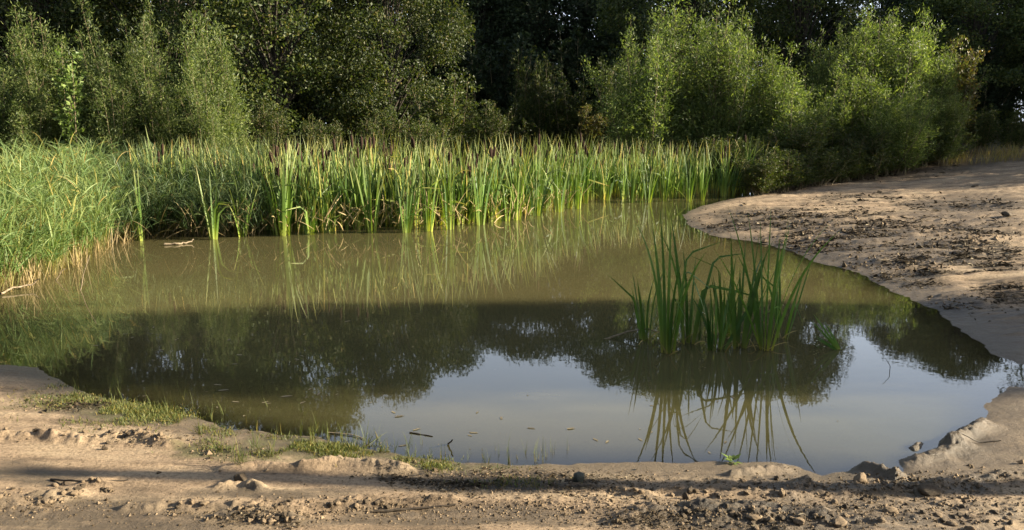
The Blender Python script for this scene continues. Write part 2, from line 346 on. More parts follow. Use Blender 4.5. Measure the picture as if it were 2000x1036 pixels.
def terrain_full(x, y):
    sdr = shore_sd(x, y)
    near = np.exp(-(x*x+y*y)/2500.0)
    sd = sdr + near*(0.10*(fbm(x*2.3, y*2.3, 5, 3)-0.5) + 0.10*(fbm(x*9, y*9, 6, 3)-0.5)*np.clip(y/8, .3, 1.5))
    land = 0.012 + 0.105*(1-np.exp(-np.maximum(sd, 0)/0.75)) + 0.028*np.clip(sd-0.6, 0, 30)
    land = land + 0.045*np.clip(sd-4.0, 0, 14)*sstep(4, 9, x)*sstep(12, 16, y)
    land = land + np.clip(sd-0.4, 0, 1.0)*0.10*(fbm(x*0.45, y*0.45, 11, 3)-0.5)
    bed = -0.42*(1-np.exp(np.minimum(sd, 0)/2.3)) + 0.012
    z = np.where(sd > 0, land, bed)
    px, py = proj(x, y, np.maximum(z, 0))
    vis = (y > 2.2) & (y < 34) & (np.abs(x) < 0.75*y+1)
    jit = fbm(px/60.0, py/16.0, 21, 3)
    rough = np.where(vis, ell(px, py, ROUGH, jit), 0.0)
    lit = np.where(vis, ell(px, py, LITTER, fbm(px/34.0, py/9.0, 22, 3)), 0.0)
    wet = np.where(vis, ell(px, py, WET, fbm(px/90.0, py/16.0, 23, 3)), 0.3)
    grn = np.where(vis, ell(px, py, GREEN, fbm(px/50.0, py/14.0, 24, 3)), 0.0)
    onland = sstep(-0.02, 0.10, sd)
    # slow tyre-track undulation along x in the foreground
    tr = fbm(x*0.5, y*5.5 + 0.4*np.sin(x*0.8), 31, 3)-0.5
    z = z + onland*near*0.035*tr*sstep(0.15, 0.6, sd)
    rb = sstep(1.2, 2.2, x)*sstep(6.0, 7.0, y)*sstep(0.05, 0.6, sd)*near
    st = fbm(x*0.9, y*3.4, 35, 4, .6)
    z = z + rb*(0.15*(st-0.5) + 0.05*np.maximum(fbm(x*1.8, y*6.5, 36, 3, .6)-.52, 0)*2)
    lit = lit*(1 - rb*sstep(.50, .66, st))
    n1 = fbm(x*9, y*9, 41, 4, 0.6); n2 = fbm(x*26, y*26, 45, 3, 0.6)
    lump = np.maximum(n1-0.44, 0)*2.2 + np.maximum(n2-0.5, 0)*0.8
    z = z + onland*rough*lump*0.75
    fine = fbm(x*18, y*30, 51, 3)-0.5
    z = z + onland*near*0.008*fine
    for pl, hw, hh, ro in RIDGE_W:
        d, t = seg_dist(x, y, pl)
        hw2 = hw*(0.7+0.8*fbm(x*6, y*6, 61, 2))
        g = np.exp(-(d/hw2)**2*1.2)
        hmod = (1-ro) + ro*(0.25 + 1.5*fbm(x*13, y*13, 62, 3, 0.6))
        z = z + 0.8*hh*g*hmod*(1 + 0.5*(fbm(x*38, y*38, 63, 3, .6)-.5))
    far = sstep(22, 60, np.sqrt(x*x+y*y))
    z = z + far*0.5*(fbm(x*0.08, y*0.08, 71, 3)-0.4)
    return z, sd, rough/0.04, lit, wet, grn

def gz(x, y):
    z = terrain_full(np.array([x], float), np.array([y], float))[0]
    return float(z[0])

def on_bank(px, py):
    z = 0.06
    for _ in range(5):
        p = unproj(px, py, z); z = max(gz(p[0], p[1]), 0.0)
    return np.array((p[0], p[1], z))

# ------------------------------------------------------------------ ground
rr = np.concatenate(([0.0], np.linspace(0.4, 2.3, 8), np.geomspace(2.4, 11, 620), np.geomspace(11.03, 40, 260), np.geomspace(41, 900, 40)))
th = np.concatenate((np.linspace(-180, -45, 28)[:-1], np.linspace(-45, -37, 20)[:-1], np.linspace(-37, 37, 720), np.linspace(37, 45, 20)[1:], np.linspace(45, 180, 28)[1:-1]))
nr, na = len(rr), len(th)
RR, TH = np.meshgrid(rr, np.radians(th), indexing='ij')
X = (RR*np.sin(TH)).ravel(); Y = (RR*np.cos(TH)).ravel()
Z, SD, RO, LI, WE, GR = terrain_full(X, Y)
i = np.arange(nr-1)[:, None]*na; j = np.arange(na)[None, :]; j2 = (j+1) % na
Fg = np.stack((i+j, i+na+j, i+na+j2, i+j2), -1).reshape(-1, 4)

mg, n, l, p, out = mat('sandy_mud')
tc = n.new('ShaderNodeTexCoord')
def noise(scale, vec=None, detail=5, rough=0.6):
    z = n.new('ShaderNodeTexNoise'); z.inputs['Scale'].default_value = scale; z.inputs['Detail'].default_value = detail
    z.inputs['Roughness'].default_value = rough; l.new(vec if vec is not None else tc.outputs['Object'], z.inputs['Vector']); return z.outputs[0]
mp = n.new('ShaderNodeMapping'); mp.inputs['Scale'].default_value = (0.6, 3.2, 1); l.new(tc.outputs['Object'], mp.inputs['Vector'])
r1 = ramp(n, [(0.32, (0.12, 0.085, 0.053)), (0.48, (0.25, 0.178, 0.112)), (0.7, (0.35, 0.264, 0.166))]); l.new(noise(1.7, mp.outputs[0]), r1.inputs[0])
r2 = ramp(n, [(0.34, (0.45, 0.43, 0.40)), (0.52, (1.0, 1.0, 1.0)), (0.68, (1.15, 1.14, 1.1))]); l.new(noise(48, None, 8, 0.72), r2.inputs[0])
col = mixc(n, l, 1.0, r1.outputs[0], r2.outputs[0], 'MULTIPLY')
def math_(op, a, b, clamp=False):
    m = n.new('ShaderNodeMath'); m.operation = op; m.use_clamp = clamp
    for s, v in ((m.inputs[0], a), (m.inputs[1], b)):
        if np.isscalar(v): s.default_value = v
        else: l.new(v, s)
    return m.outputs[0]
streak = noise(3.0, mp.outputs[0], 6)
wetf = math_('MULTIPLY', attr(n, 'wet').outputs['Fac'], math_('MULTIPLY', math_('SUBTRACT', streak, 0.18), 3.0, True), True)
col = mixc(n, l, math_('MULTIPLY', wetf, 0.9), col, (0.078, 0.059, 0.038))
shore = ramp(n, [(0.0, (1, 1, 1)), (1.0, (0, 0, 0))]); l.new(attr(n, 'edge').outputs['Fac'], shore.inputs[0])
col = mixc(n, l, math_('MULTIPLY', shore.outputs[0], 0.82), col, (0.092, 0.071, 0.046))
crumb = math_('MULTIPLY', attr(n, 'rough').outputs['Fac'], math_('MULTIPLY', math_('SUBTRACT', noise(13), 0.42), 4.0, True), True)
col = mixc(n, l, math_('MULTIPLY', crumb, 0.55), col, (0.10, 0.071, 0.042))
litf = math_('MULTIPLY', attr(n, 'litter').outputs['Fac'], math_('MULTIPLY', math_('SUBTRACT', noise(9, mp.outputs[0], 7, 0.7), 0.39), 7.0, True), True)
col = mixc(n, l, math_('MULTIPLY', litf, 0.93), col, (0.028, 0.021, 0.013))
grf = math_('MULTIPLY', attr(n, 'green').outputs['Fac'], math_('MULTIPLY', math_('SUBTRACT', noise(6), 0.32), 4.0, True), True)
col = mixc(n, l, math_('MULTIPLY', grf, 0.8), col, (0.075, 0.07, 0.028))
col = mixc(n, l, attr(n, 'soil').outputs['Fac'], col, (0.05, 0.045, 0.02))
l.new(col, p.inputs['Base Color'])
rg_ = ramp(n, [(0, (0.88, 0.88, 0.88)), (1, (0.5, 0.5, 0.5))]); l.new(math_('MAXIMUM', wetf, shore.outputs[0]), rg_.inputs[0]); l.new(rg_.outputs[0], p.inputs['Roughness'])
p.inputs['Specular IOR Level'].default_value = 0.25
b = n.new('ShaderNodeBump'); b.inputs['Strength'].default_value = 0.8; b.inputs['Distance'].default_value = 0.016
l.new(noise(60, None, 8, 0.75), b.inputs['Height']); l.new(b.outputs[0], p.inputs['Normal'])
edge = sstep(0.0, 0.48, SD + 0.22*(fbm(X*4, Y*4, 83, 3)-.5))
PXg, PYg = proj(X, Y, Z)
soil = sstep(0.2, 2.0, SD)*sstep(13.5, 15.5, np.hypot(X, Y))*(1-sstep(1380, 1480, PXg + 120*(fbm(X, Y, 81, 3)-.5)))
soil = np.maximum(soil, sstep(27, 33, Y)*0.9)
me = mesh_np('ground', np.stack((X, Y, Z), -1), Fg, mg, {'wet': WE, 'litter': LI, 'rough': np.clip(RO, 0, 1), 'green': GR, 'edge': edge, 'soil': soil})
g = link('ground', me); g['kind'] = 'structure'

# ------------------------------------------------------------------ water
xs = np.arange(-10.6, 9.0, 0.07); ys = np.arange(3.4, 24.2, 0.07)
WX, WY = np.meshgrid(xs, ys, indexing='ij')
wz, wsd = terrain_full(WX.ravel(), WY.ravel())[:2]
nxw, nyw = WX.shape
ii = np.arange(nxw-1)[:, None]*nyw; jj = np.arange(nyw-1)[None, :]
Fw = np.stack((ii+jj, ii+nyw+jj, ii+nyw+jj+1, ii+jj+1), -1).reshape(-1, 4)
keep = (wsd[Fw] < 0.35).any(1); Fw = Fw[keep]
used = np.unique(Fw); remap = np.zeros(nxw*nyw, int); remap[used] = np.arange(len(used)); Fw = remap[Fw]
mw, n, l, p, out = mat('muddy_water')
n.remove(p)
tc = n.new('ShaderNodeTexCoord')
nz = n.new('ShaderNodeTexNoise'); nz.inputs['Scale'].default_value = 5.0; nz.inputs['Detail'].default_value = 3; l.new(tc.outputs['Object'], nz.inputs['Vector'])
nz2 = n.new('ShaderNodeTexNoise'); nz2.inputs['Scale'].default_value = 0.5; l.new(tc.outputs['Object'], nz2.inputs['Vector'])
mulr = n.new('ShaderNodeMath'); mulr.operation = 'MULTIPLY'; l.new(nz.outputs[0], mulr.inputs[0])
rr_ = ramp(n, [(0.42, (0.25, 0.25, 0.25)), (0.66, (1, 1, 1))]); l.new(nz2.outputs[0], rr_.inputs[0]); l.new(rr_.outputs[0], mulr.inputs[1])
bp = n.new('ShaderNodeBump'); bp.inputs['Strength'].default_value = 0.2; bp.inputs['Distance'].default_value = 0.0035; l.new(mulr.outputs[0], bp.inputs['Height'])
gl = n.new('ShaderNodeBsdfGlossy'); gl.inputs['Roughness'].default_value = 0.02; gl.inputs['Color'].default_value = (1, 1, 1, 1); l.new(bp.outputs[0], gl.inputs['Normal'])
df = n.new('ShaderNodeBsdfDiffuse')
nz3 = n.new('ShaderNodeTexNoise'); nz3.inputs['Scale'].default_value = 0.35; nz3.inputs['Detail'].default_value = 4; l.new(tc.outputs['Object'], nz3.inputs['Vector'])
rw = ramp(n, [(0.35, (0.060, 0.055, 0.023)), (0.65, (0.080, 0.067, 0.029))]); l.new(nz3.outputs[0], rw.inputs[0]); l.new(rw.outputs[0], df.inputs[0])
trn = n.new('ShaderNodeBsdfTransparent'); trn.inputs[0].default_value = (0.80, 0.74, 0.60, 1)
dep = attr(n, 'depth'); rd = ramp(n, [(0.0, (0, 0, 0)), (0.30, (0.55, 0.55, 0.55)), (1, (1, 1, 1))]); l.new(dep.outputs['Fac'], rd.inputs[0])
m1 = n.new('ShaderNodeMixShader'); l.new(rd.outputs[0], m1.inputs[0]); l.new(trn.outputs[0], m1.inputs[1]); l.new(df.outputs[0], m1.inputs[2])
fr = n.new('ShaderNodeFresnel'); fr.inputs[0].default_value = 1.33; l.new(bp.outputs[0], fr.inputs['Normal'])
m2 = n.new('ShaderNodeMixShader'); l.new(fr.outputs[0], m2.inputs[0]); l.new(m1.outputs[0], m2.inputs[1]); l.new(gl.outputs[0], m2.inputs[2])
l.new(m2.outputs[0], out.inputs[0])
V = np.stack((WX.ravel(), WY.ravel(), np.zeros(WX.size)), -1)[used]
me = mesh_np('pond_water', V, Fw, mw, {'depth': np.clip(-wz[used]/0.16, 0, 1)})
o = link('pond_water', me); o['kind'] = 'structure'

# ------------------------------------------------------------------ trees and shrubs
def crown_tree(seed, H, Rc, zlo, ncl, nleaf, L, lw, mleaf, trunk_r=0.16, up=0.6, name='tree', pw=0.8, cs=(0.14, 0.30)):
    rg = np.random.default_rng(seed)
    u = rg.uniform(0, 1, ncl)**0.85
    u[:6] = rg.uniform(0.9, 1.03, 6)
    prof = np.sin(PI*np.clip(u*0.90+0.03, 0, 1)**pw)**0.6
    az = rg.uniform(0, 2*PI, ncl); rad = Rc*prof*np.sqrt(rg.uniform(0.12, 1, ncl))
    cen = np.stack((rad*np.cos(az), rad*np.sin(az), zlo + (H-zlo)*u*0.94), -1)
    sz = Rc*rg.uniform(*cs, ncl)
    wgt = sz**2; wgt /= wgt.sum()
    ci = rg.choice(ncl, nleaf, p=wgt)
    off = rg.normal(0, 1, (nleaf, 3))
    rn = np.linalg.norm(off, axis=1)[:, None]; off = off/rn*np.minimum(rn, 2.0)*np.array((0.62, 0.62, 0.42))
    P = cen[ci] + off*sz[ci][:, None]
    P[:, 2] = np.maximum(P[:, 2], 0.1)
    D = rg.normal(0, 1, (nleaf, 3)) + np.array((0, 0, -0.25)); Nn = rg.normal(0, 0.8, (nleaf, 3)) + np.array((0, 0, up))
    Lf = L*rg.uniform(0.65, 1.3, nleaf)
    V, Fc, ti = leaves(P, D, Nn, Lf, Lf*lw, rg)
    crown = mesh_np(name+'_crown', V, Fc, mleaf, {'tint': ti}, False)
    b = Buf()
    tz = np.linspace(0, H*0.86, 8); sway = np.cumsum(rg.normal(0, 0.10, (8, 2)), 0); sway[0] = 0
    tp = np.concatenate((sway, tz[:, None]), 1)
    V, Fc = tube(tp, trunk_r*(1-0.9*tz/(H*0.9))+0.01, 8); b.add(V, Fc)
    for k in range(min(ncl, 46)):
        c = cen[k]; h0 = max(0.25, c[2]*0.55 - rg.uniform(0, 0.1)*H); h0 = min(h0, H*0.75)
        p0 = np.array((np.interp(h0, tz, tp[:, 0]), np.interp(h0, tz, tp[:, 1]), h0))
        t = np.linspace(0, 1, 5)[:, None]
        mid = p0 + (c-p0)*t + np.array((0, 0, 1))*np.sin(PI*t)*0.12*np.linalg.norm(c-p0) + rg.normal(0, 0.05, (5, 3))*t
        V, Fc = tube(mid, np.linspace(trunk_r*0.34*(1-0.7*h0/H)+0.012, 0.008, 5), 5); b.add(V, Fc)
    return crown, b.mesh(name+'_trunk', M_bark)

def willow(seed, H, spread, nst, leaf_n, L, lw, mleaf, name='willow', lean=0.32, tel=(0.5, 1.15), ld=.65, sca=.035):
    rg = np.random.default_rng(seed); b = Buf(); LP = []; LD = []
    per = leaf_n//nst
    for k in range(nst):
        az = rg.uniform(0, 2*PI); ln = abs(rg.normal(0, lean))+0.04; hh = H*(1.0 if k == 0 else rg.uniform(0.45, 0.97))
        if k < 5: ln *= 0.4; hh = H*rg.uniform(.8, 1.0) if k else H
        s = np.linspace(0, 1, 8); ang = ln*(1 - 0.5*s)
        hx = np.cumsum(np.sin(ang))*hh/8*1.1; hz = np.cumsum(np.cos(ang))*hh/8; hz -= hz[0]; hx -= hx[0]; hz *= hh/hz[-1]*0.97
        r0 = rg.uniform(0, spread*0.35); a0 = rg.uniform(0, 2*PI)
        pts = np.stack((r0*np.cos(a0)+hx*np.cos(az), r0*np.sin(a0)+hx*np.sin(az), hz), -1) + np.cumsum(rg.normal(0, 0.02, (8, 3)), 0)*np.array((1, 1, 0))
        V, Fc = tube(pts, np.linspace(0.022, 0.003, 8), 5); b.add(V, Fc)
        ntw = 26; ts = rg.uniform(0.08, 1, ntw)**0.9
        for t in ts:
            q = np.array([np.interp(t, s, pts[:, c]) for c in range(3)])
            ta = rg.uniform(0, 2*PI); el = rg.uniform(*tel)
            tl = (0.20 + 0.75*spread*(1-t)**0.8)*rg.uniform(0.5, 1.1)
            d = np.array((math.cos(ta)*math.cos(el), math.sin(ta)*math.cos(el), math.sin(el)))
            e = q + d*tl
            if rg.uniform() < 0.5:
                V, Fc = tube(np.stack((q, (q+e)/2 + rg.normal(0, .02, 3), e)), (0.006, 0.004, 0.002), 4); b.add(V, Fc)
            m = max(4, int(per/ntw*(0.5+tl/(0.2+0.4*spread))))
            f = rg.uniform(0.1, 1, m)[:, None]
            LP.append(q + (e-q)*f + rg.normal(0, sca, (m, 3))); LD.append(d + rg.normal(0, ld, (m, 3)))
    P = np.concatenate(LP); D = np.concatenate(LD); P[:, 2] = np.maximum(P[:, 2], 0.06)
    Nn = rg.normal(0, 1, (len(P), 3)) + np.array((0.2, 0, 0.5)); Lf = L*rg.uniform(0.6, 1.3, len(P))
    V, Fc, ti = leaves(P, D, Nn, Lf, Lf*lw, rg)
    return mesh_np(name+'_foliage', V, Fc, mleaf, {'tint': ti}, False), b.mesh(name+'_stems', M_twig)

def plant(name, parts, names, loc, sc, rz, label, cat, group=None):
    r = tag(empty(name, loc, (0, 0, rz), sc), label, cat, group)
    for nm, me in zip(names, parts): link(nm, me, r)
    return r

OAK = [crown_tree(s, 10, 3.6, 0.4, 150, 44000, 0.125, 0.62, M_oak, 0.17, name='oak', cs=(.11, .22)) for s in (1, 2)]
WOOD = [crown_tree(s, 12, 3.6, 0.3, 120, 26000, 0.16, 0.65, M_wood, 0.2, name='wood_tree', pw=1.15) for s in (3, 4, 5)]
WIL = [willow(s, 5.0, 1.5, 20, 17000, 0.115, 0.25, M_willow, lean=.30, tel=(.45, 1.3), ld=.8, sca=.10) for s in (11, 12, 13, 14)]
BUSH = [willow(s, 3.0, 1.3, 18, 9000, 0.085, 0.48, M_oak, 'bush', 0.5) for s in (21, 22)]
SAP = willow(31, 3.0, 0.5, 4, 900, 0.10, 0.75, M_pale, 'sapling', 0.12)
RUST = willow(32, 3.2, 1.0, 9, 3500, 0.09, 0.6, M_rust, 'rusty', 0.3)
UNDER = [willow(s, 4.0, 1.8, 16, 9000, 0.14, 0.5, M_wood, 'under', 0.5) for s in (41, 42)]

def place(kind, px, d, ytop, rz, label, cat='shrub', name='willow_shrub', baseH=5.0, wide=1.0, group=None, parts=None, pn=('stems', 'foliage')):
    x, y = at_dist(px, d); z = gz(x, y) - 0.03
    yy = 518.0 - ytop
    topz = CAM_H + d*(yy/F*CP - SP)/(CP + yy/F*SP)
    s = (topz - z)/baseH
    return plant(name, (parts[1], parts[0]), pn, (x, y, z), (s*wide, s*wide, s), rz, label, cat, group)

W_ = lambda k: WIL[k % 4]
WILLOWS = [
    (20, 20, 95, 0, 'grey green willow shrub rising behind the reeds at far left edge', 1.1),
    (105, 20.5, 5, 1, 'tall spiry willow shrub behind the left reeds', 0.9),
    (205, 22, 60, 2, 'willow shrub between the tall spiry one and the twin spires', 1.0),
    (275, 21.5, -8, 3, 'tall narrow willow whose top shoot reaches photo top at left', 0.8),
    (335, 20.5, 105, 0, 'bushy olive green willow shrub behind the left cattails', 1.15),
    (385, 22, 45, 1, 'thin leaved willow shrub with reddish upper twigs left of dark oak', 0.8),
    (440, 21, 8, 2, 'upright willow shrub directly beside the left oak', 0.85),
    (1255, 25, 40, 3, 'willow shrub at the left edge of the right thicket', 1.0),
    (1330, 26, -10, 0, 'tall dense willow behind the right cattails', 1.0),
    (1400, 25.5, 12, 1, 'pale spiry willow in the middle of the right thicket', 0.9),
    (1480, 25, 75, 2, 'lower willow shrub leaning over the dark right bank', 1.1),
    (1545, 24.5, 105, 3, 'bushy willow shrub over the shaded end of right cattails', 1.15),
    (1625, 26, 120, 0, 'low willow shrub in front of the dark gap at right', 1.05),
    (1695, 26.5, 8, 1, 'bright tall willow with pyramid crown beside the sand bank', 1.0),
    (1775, 27, 25, 2, 'tall slim willow right of the bright pyramid one', 0.85),
    (1740, 24.5, 150, 3, 'wide low willow shrub at the foot of bright pyramid willow', 1.3),
    (1290, 27, 5, 1, 'feathery willow between the dense willow and the thicket edge', 0.8),
    (1440, 27, 30, 3, 'slender feathery willow behind the lower leaning one', 0.75),
    (1590, 27, 60, 1, 'narrow willow before the yellowing oak at right', 0.75),
    (1655, 27.5, 45, 2, 'slender willow on the left flank of bright pyramid willow', 0.7),
    (1735, 27.5, 12, 0, 'feathery willow tight against the right flank of the pyramid one', 0.75),
    (1812, 27.5, 80, 3, 'light green willow at the right end of the thicket', 0.9),
    (65, 19.5, 130, 2, 'short leafy willow directly behind the left reed bank', 1.0),
    (240, 20, 120, 1, 'short olive willow just behind the dark reeds', 1.0),
    (420, 20, 130, 3, 'short willow right behind the left cattail stand', 1.0),
    (1830, 26, 170, 0, 'small willow shrub where right thicket meets the dry grass', 1.2),
]
for k, (px, d, yt, rz, lab, wd) in enumerate(WILLOWS):
    place('w', px, d, yt, rz*1.7+k, lab, parts=W_(k), wide=wd*1.05)
place('s', 150, 19.5, 95, 0.3, 'slender pale sapling with round yellow green leaves behind left reeds', 'sapling', 'sapling', 3.0, 1.0, None, SAP)
place('r', 1865, 29, 70, 0.3, 'sparse tree with orange tinted leaves right of the willows', 'tree', 'autumn_tree', 3.2, 0.9, None, RUST)
place('r', 1160, 29, 205, 1.3, 'rusty brown rounded bush beside the dry grass gap', 'bush', 'rusty_bush', 3.2, 1.5, None, RUST)
BUSHES = [
    (860, 26, 150, 'leafy green bush at the foot of the big oak'), (930, 28, 185, 'low bush behind cattails left of the thin spire bush'),
    (1045, 31, 92, 'thin bush with a tall bare spire before the dark wood'), (985, 30, 200, 'small bush under the dark wood beside dry grass'),
    (1105, 31, 145, 'twiggy bush between the spire bush and arching bush'), (1190, 30, 112, 'tall bush with pale arching sprays before the dark wood'),
    (1225, 27, 170, 'dense bush left of the right willow thicket'), (520, 23, 190, 'bush under the left side of the big oak'),
    (640, 23, 225, 'low bush behind cattails in front of oak shade'), (760, 24, 205, 'leafy bush behind the centre cattails'),
    (1900, 29, 205, 'bush behind the dry grass on the right bank'), (1975, 28.5, 215, 'bush at the right edge above the shaded sand'),
    (840, 22.5, 225, 'small upright bush poking above the centre cattails')]
for k, (px, d, yt, lab) in enumerate(BUSHES):
    place('b', px, d, yt, k*1.3, lab, 'bush', 'leafy_bush', 3.0, 1.25 if yt > 140 else 0.7, None, BUSH[k % 2])

LOW = [(1478,20.6,300),(1515,21.2,285),(1560,22,292),(1600,22.6,280),(1645,23.4,285),(1690,24,255),(1735,24.8,250),(1785,25.6,255),(1440,22.4,262),(1830,27,245),(1540,23.5,235),(1620,24.5,240),(1700,25.6,235),(1770,26.5,235)]
for k, (px, d, yt) in enumerate(LOW):
    place('b', px, d, yt, k*1.9, 'low dark bush at the shaded foot of the right willow thicket', 'bush', 'leafy_bush', 3.0, 1.9, 'low bushes at the foot of the right thicket', BUSH[k % 2])
def tree_at(px, d, ytop, me, baseH, wide, rz, label, group=None, name='oak_tree'):
    return place('t', px, d, ytop, rz, label, 'tree', name, baseH, wide, group, me, ('trunk', 'crown'))
# reflections in the pond show how high the crowns reach above the frame
tree_at(555, 27.5, -245, OAK[0], 10, 1.08, 2.3, 'big oak with dense crown left of centre')
tree_at(770, 28.5, -135, OAK[1], 10, 0.95, 1.9, 'broad oak with crown edge against the dark central wood')
tree_at(350, 31, -260, OAK[0], 10, 0.95, 2.9, 'shaded oak behind the left willows')
tree_at(100, 30, -270, OAK[1], 10, 1.0, 4.0, 'dark oak behind the spiry willows at far left')
tree_at(1320, 34, -185, OAK[1], 10, 0.95, 5.2, 'oak behind the tall dense willow at right')
tree_at(1560, 34, -185, OAK[0], 10, 1.0, 1.1, 'oak with yellowing leaves above the low right willows')
tree_at(1890, 36, -130, OAK[1], 10, 1.15, 2.2, 'round crowned oak above the sand bank at right')
tree_at(2040, 35, -70, OAK[0], 10, 1.0, 3.3, 'oak cut by the right edge of photo')
FOREST = [(1880,50,-120),(2060,52,-130),(20,41,-180),(1930,42,-90),(110,44,-160),(-60,33,-300),(220,34,-290),(930,44,-95),(1040,44,-110),(860,45,-130),(985,56,-60),(480,36,-260),(680,40,-110),(-350,38,-220),(-180,36,-260),(-40,42,-60),(180,40,-70),(300,46,-50),(470,42,-150),(640,44,-105),(810,43,-105),(900,47,-45),(985,52,-22),(1065,48,-50),(1140,44,-95),
          (1220,43,-165),(1430,44,-160),(1600,45,-120),(1700,50,-40),(1810,44,-110),(1960,47,-110),(2120,42,-90),(2300,40,-110),(2500,38,-110),
          (560,55,-70),(740,57,-60),(880,58,-20),(1020,60,-10),(1180,58,-40),(1350,56,-60),(1520,58,-70),(1760,58,-20)]
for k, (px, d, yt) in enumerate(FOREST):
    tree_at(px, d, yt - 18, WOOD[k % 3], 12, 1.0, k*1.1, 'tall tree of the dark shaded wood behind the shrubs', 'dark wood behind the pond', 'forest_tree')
for k, px in enumerate(range(-260, 2400, 110)):
    d = 37 + 3*math.sin(k*2.1)
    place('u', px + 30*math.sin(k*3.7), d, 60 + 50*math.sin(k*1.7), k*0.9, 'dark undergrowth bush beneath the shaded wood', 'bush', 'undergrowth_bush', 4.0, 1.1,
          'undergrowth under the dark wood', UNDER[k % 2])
# trees to the right of the frame: their shade lies over the near half of the pond and the far end of the sand bank
def side_tree(x, y, H, wide, me, baseH, lab, rz, name='oak_tree', group=None):
    s = H/baseH
    plant(name, (me[1], me[0]), ('trunk', 'crown'), (x, y, gz(x, y)-0.05), (s*wide, s*wide, s), rz, lab, 'tree', group)
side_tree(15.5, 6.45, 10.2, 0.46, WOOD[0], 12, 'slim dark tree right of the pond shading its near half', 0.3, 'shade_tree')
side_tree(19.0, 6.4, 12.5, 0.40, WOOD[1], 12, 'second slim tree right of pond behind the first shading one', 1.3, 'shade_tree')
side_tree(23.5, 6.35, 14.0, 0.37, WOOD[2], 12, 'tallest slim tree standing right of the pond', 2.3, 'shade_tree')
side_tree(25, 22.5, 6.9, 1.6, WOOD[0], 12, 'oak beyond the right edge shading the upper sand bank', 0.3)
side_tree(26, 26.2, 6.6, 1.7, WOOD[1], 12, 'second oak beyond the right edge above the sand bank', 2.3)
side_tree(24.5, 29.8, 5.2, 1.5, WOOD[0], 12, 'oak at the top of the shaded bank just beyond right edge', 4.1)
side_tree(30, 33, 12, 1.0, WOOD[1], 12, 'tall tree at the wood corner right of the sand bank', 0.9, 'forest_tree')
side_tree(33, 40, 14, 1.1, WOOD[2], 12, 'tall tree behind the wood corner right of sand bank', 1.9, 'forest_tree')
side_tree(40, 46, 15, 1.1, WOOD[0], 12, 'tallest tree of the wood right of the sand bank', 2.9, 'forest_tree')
side_tree(31, 6.5, 13.2, 0.42, OAK[1], 10, 'unseen loose crowned oak added far right of the pond to dapple its shadow edge', 1.1)  # out of view, added to soften the edge of the pond's shadow
for k, (x, y, H) in enumerate([(33, 34, 17), (32, 38, 18), (36, 43, 20), (38, 49, 20)]):
    side_tree(x, y, H, 0.9, WOOD[k % 3], 12, 'tall tree of the wood edge beyond the right side of photo', k*1.4, 'forest_tree', 'wood edge right of the photo')
for k, (x, y, H) in enumerate([(-22, -8, 13), (-15, -13, 14), (-7, -16, 13), (1, -17, 15), (9, -15, 13), (-26, 2, 13), (-24, 10, 12), (-21, 18, 11)]):  # unseen crowns added to block low sky light from behind and left
    side_tree(x, y, H, 1.1, OAK[k % 2], 10, 'unseen tree added behind and left of the camera to block sky light', k*1.4, 'forest_tree', 'added trees behind the camera')
b = Buf()
V, Fc = tube(np.stack((np.linspace(0, .15, 9), .03*np.sin(np.arange(9)), np.linspace(0, 3.75, 9)), -1), np.linspace(0.115, 0.075, 9), 8); b.add(V, Fc)
for q in range(5):
    h = 1.7+0.33*q; a = q*2.4
    V, Fc = tube([(0.1, 0, h), (0.1+.18*math.cos(a), .08*math.sin(a), h+.3), (.1+.3*math.cos(a), .12*math.sin(a), h+.75)], (.035, .02, .008), 5); b.add(V, Fc)
tag(link('dead_tree', b.mesh('dead_tree', M_bark), None, (7.0, 3.74, gz(7, 3.74)-.05)), 'slim bare trunk beyond the right edge casting the long shadow', 'dead tree')

# ------------------------------------------------------------------ cattails
def cattail_leaves(seed, nl, H=1.0, spread=0.035, m=M_cat, W=0.018, kinks=0.2, seg=7, lean=0.10, curl=0.25):
    rg = np.random.default_rng(seed)
    az = rg.uniform(0, 2*PI, nl); rad = spread*np.sqrt(rg.uniform(0, 1, nl))
    base = np.stack((rad*np.cos(az), rad*np.sin(az), np.full(nl, -0.04)), -1)
    L = H*rg.uniform(0.62, 1.0, nl); L[0] = H
    ln = np.abs(rg.normal(0, lean, nl)) + 0.015; cu = np.abs(rg.normal(0, curl, nl))
    kink = np.stack((rg.uniform(0.5, 0.85, nl), np.where(rg.uniform(0, 1, nl) < kinks, rg.uniform(0.8, 2.2, nl), 0)), -1)
    return blades(base, az, ln, cu, L, W*rg.uniform(0.7, 1.2, nl), seg, None, kink, 2.0, rg=rg)

CAT = []
for s in range(12):
    b = Buf(); V, Fc, t, ti = cattail_leaves(100+s, 9 + s % 5, 1.75, 0.06, W=0.040, kinks=0.16, lean=0.11, curl=0.24); b.add(V, Fc, t=t, tint=ti)
    CAT.append(b.mesh('cattail_leaves', M_cat))
def head_mesh():
    z = np.array((0, .02, .06, .12, .18, .20, .205, .30)); r = np.array((.005, .018, .022, .0225, .021, .011, .003, .0015))
    V, Fc = tube(np.stack((0*z, 0*z, z), -1), r, 8); b = Buf(); b.add(V, Fc); return b.mesh('seed_head', M_head)
def stalk_mesh():
    z = np.linspace(-.04, 1.42, 6); V, Fc = tube(np.stack((.012*np.sin(z*2), 0*z, z), -1), np.linspace(.007, .004, 6), 5)
    b = Buf(); b.add(V, Fc, t=np.repeat(np.clip(z/1.75, 0, 1), 5), tint=0.5); return b.mesh('stalk', M_cat)
HEAD, STALK = head_mesh(), stalk_mesh()

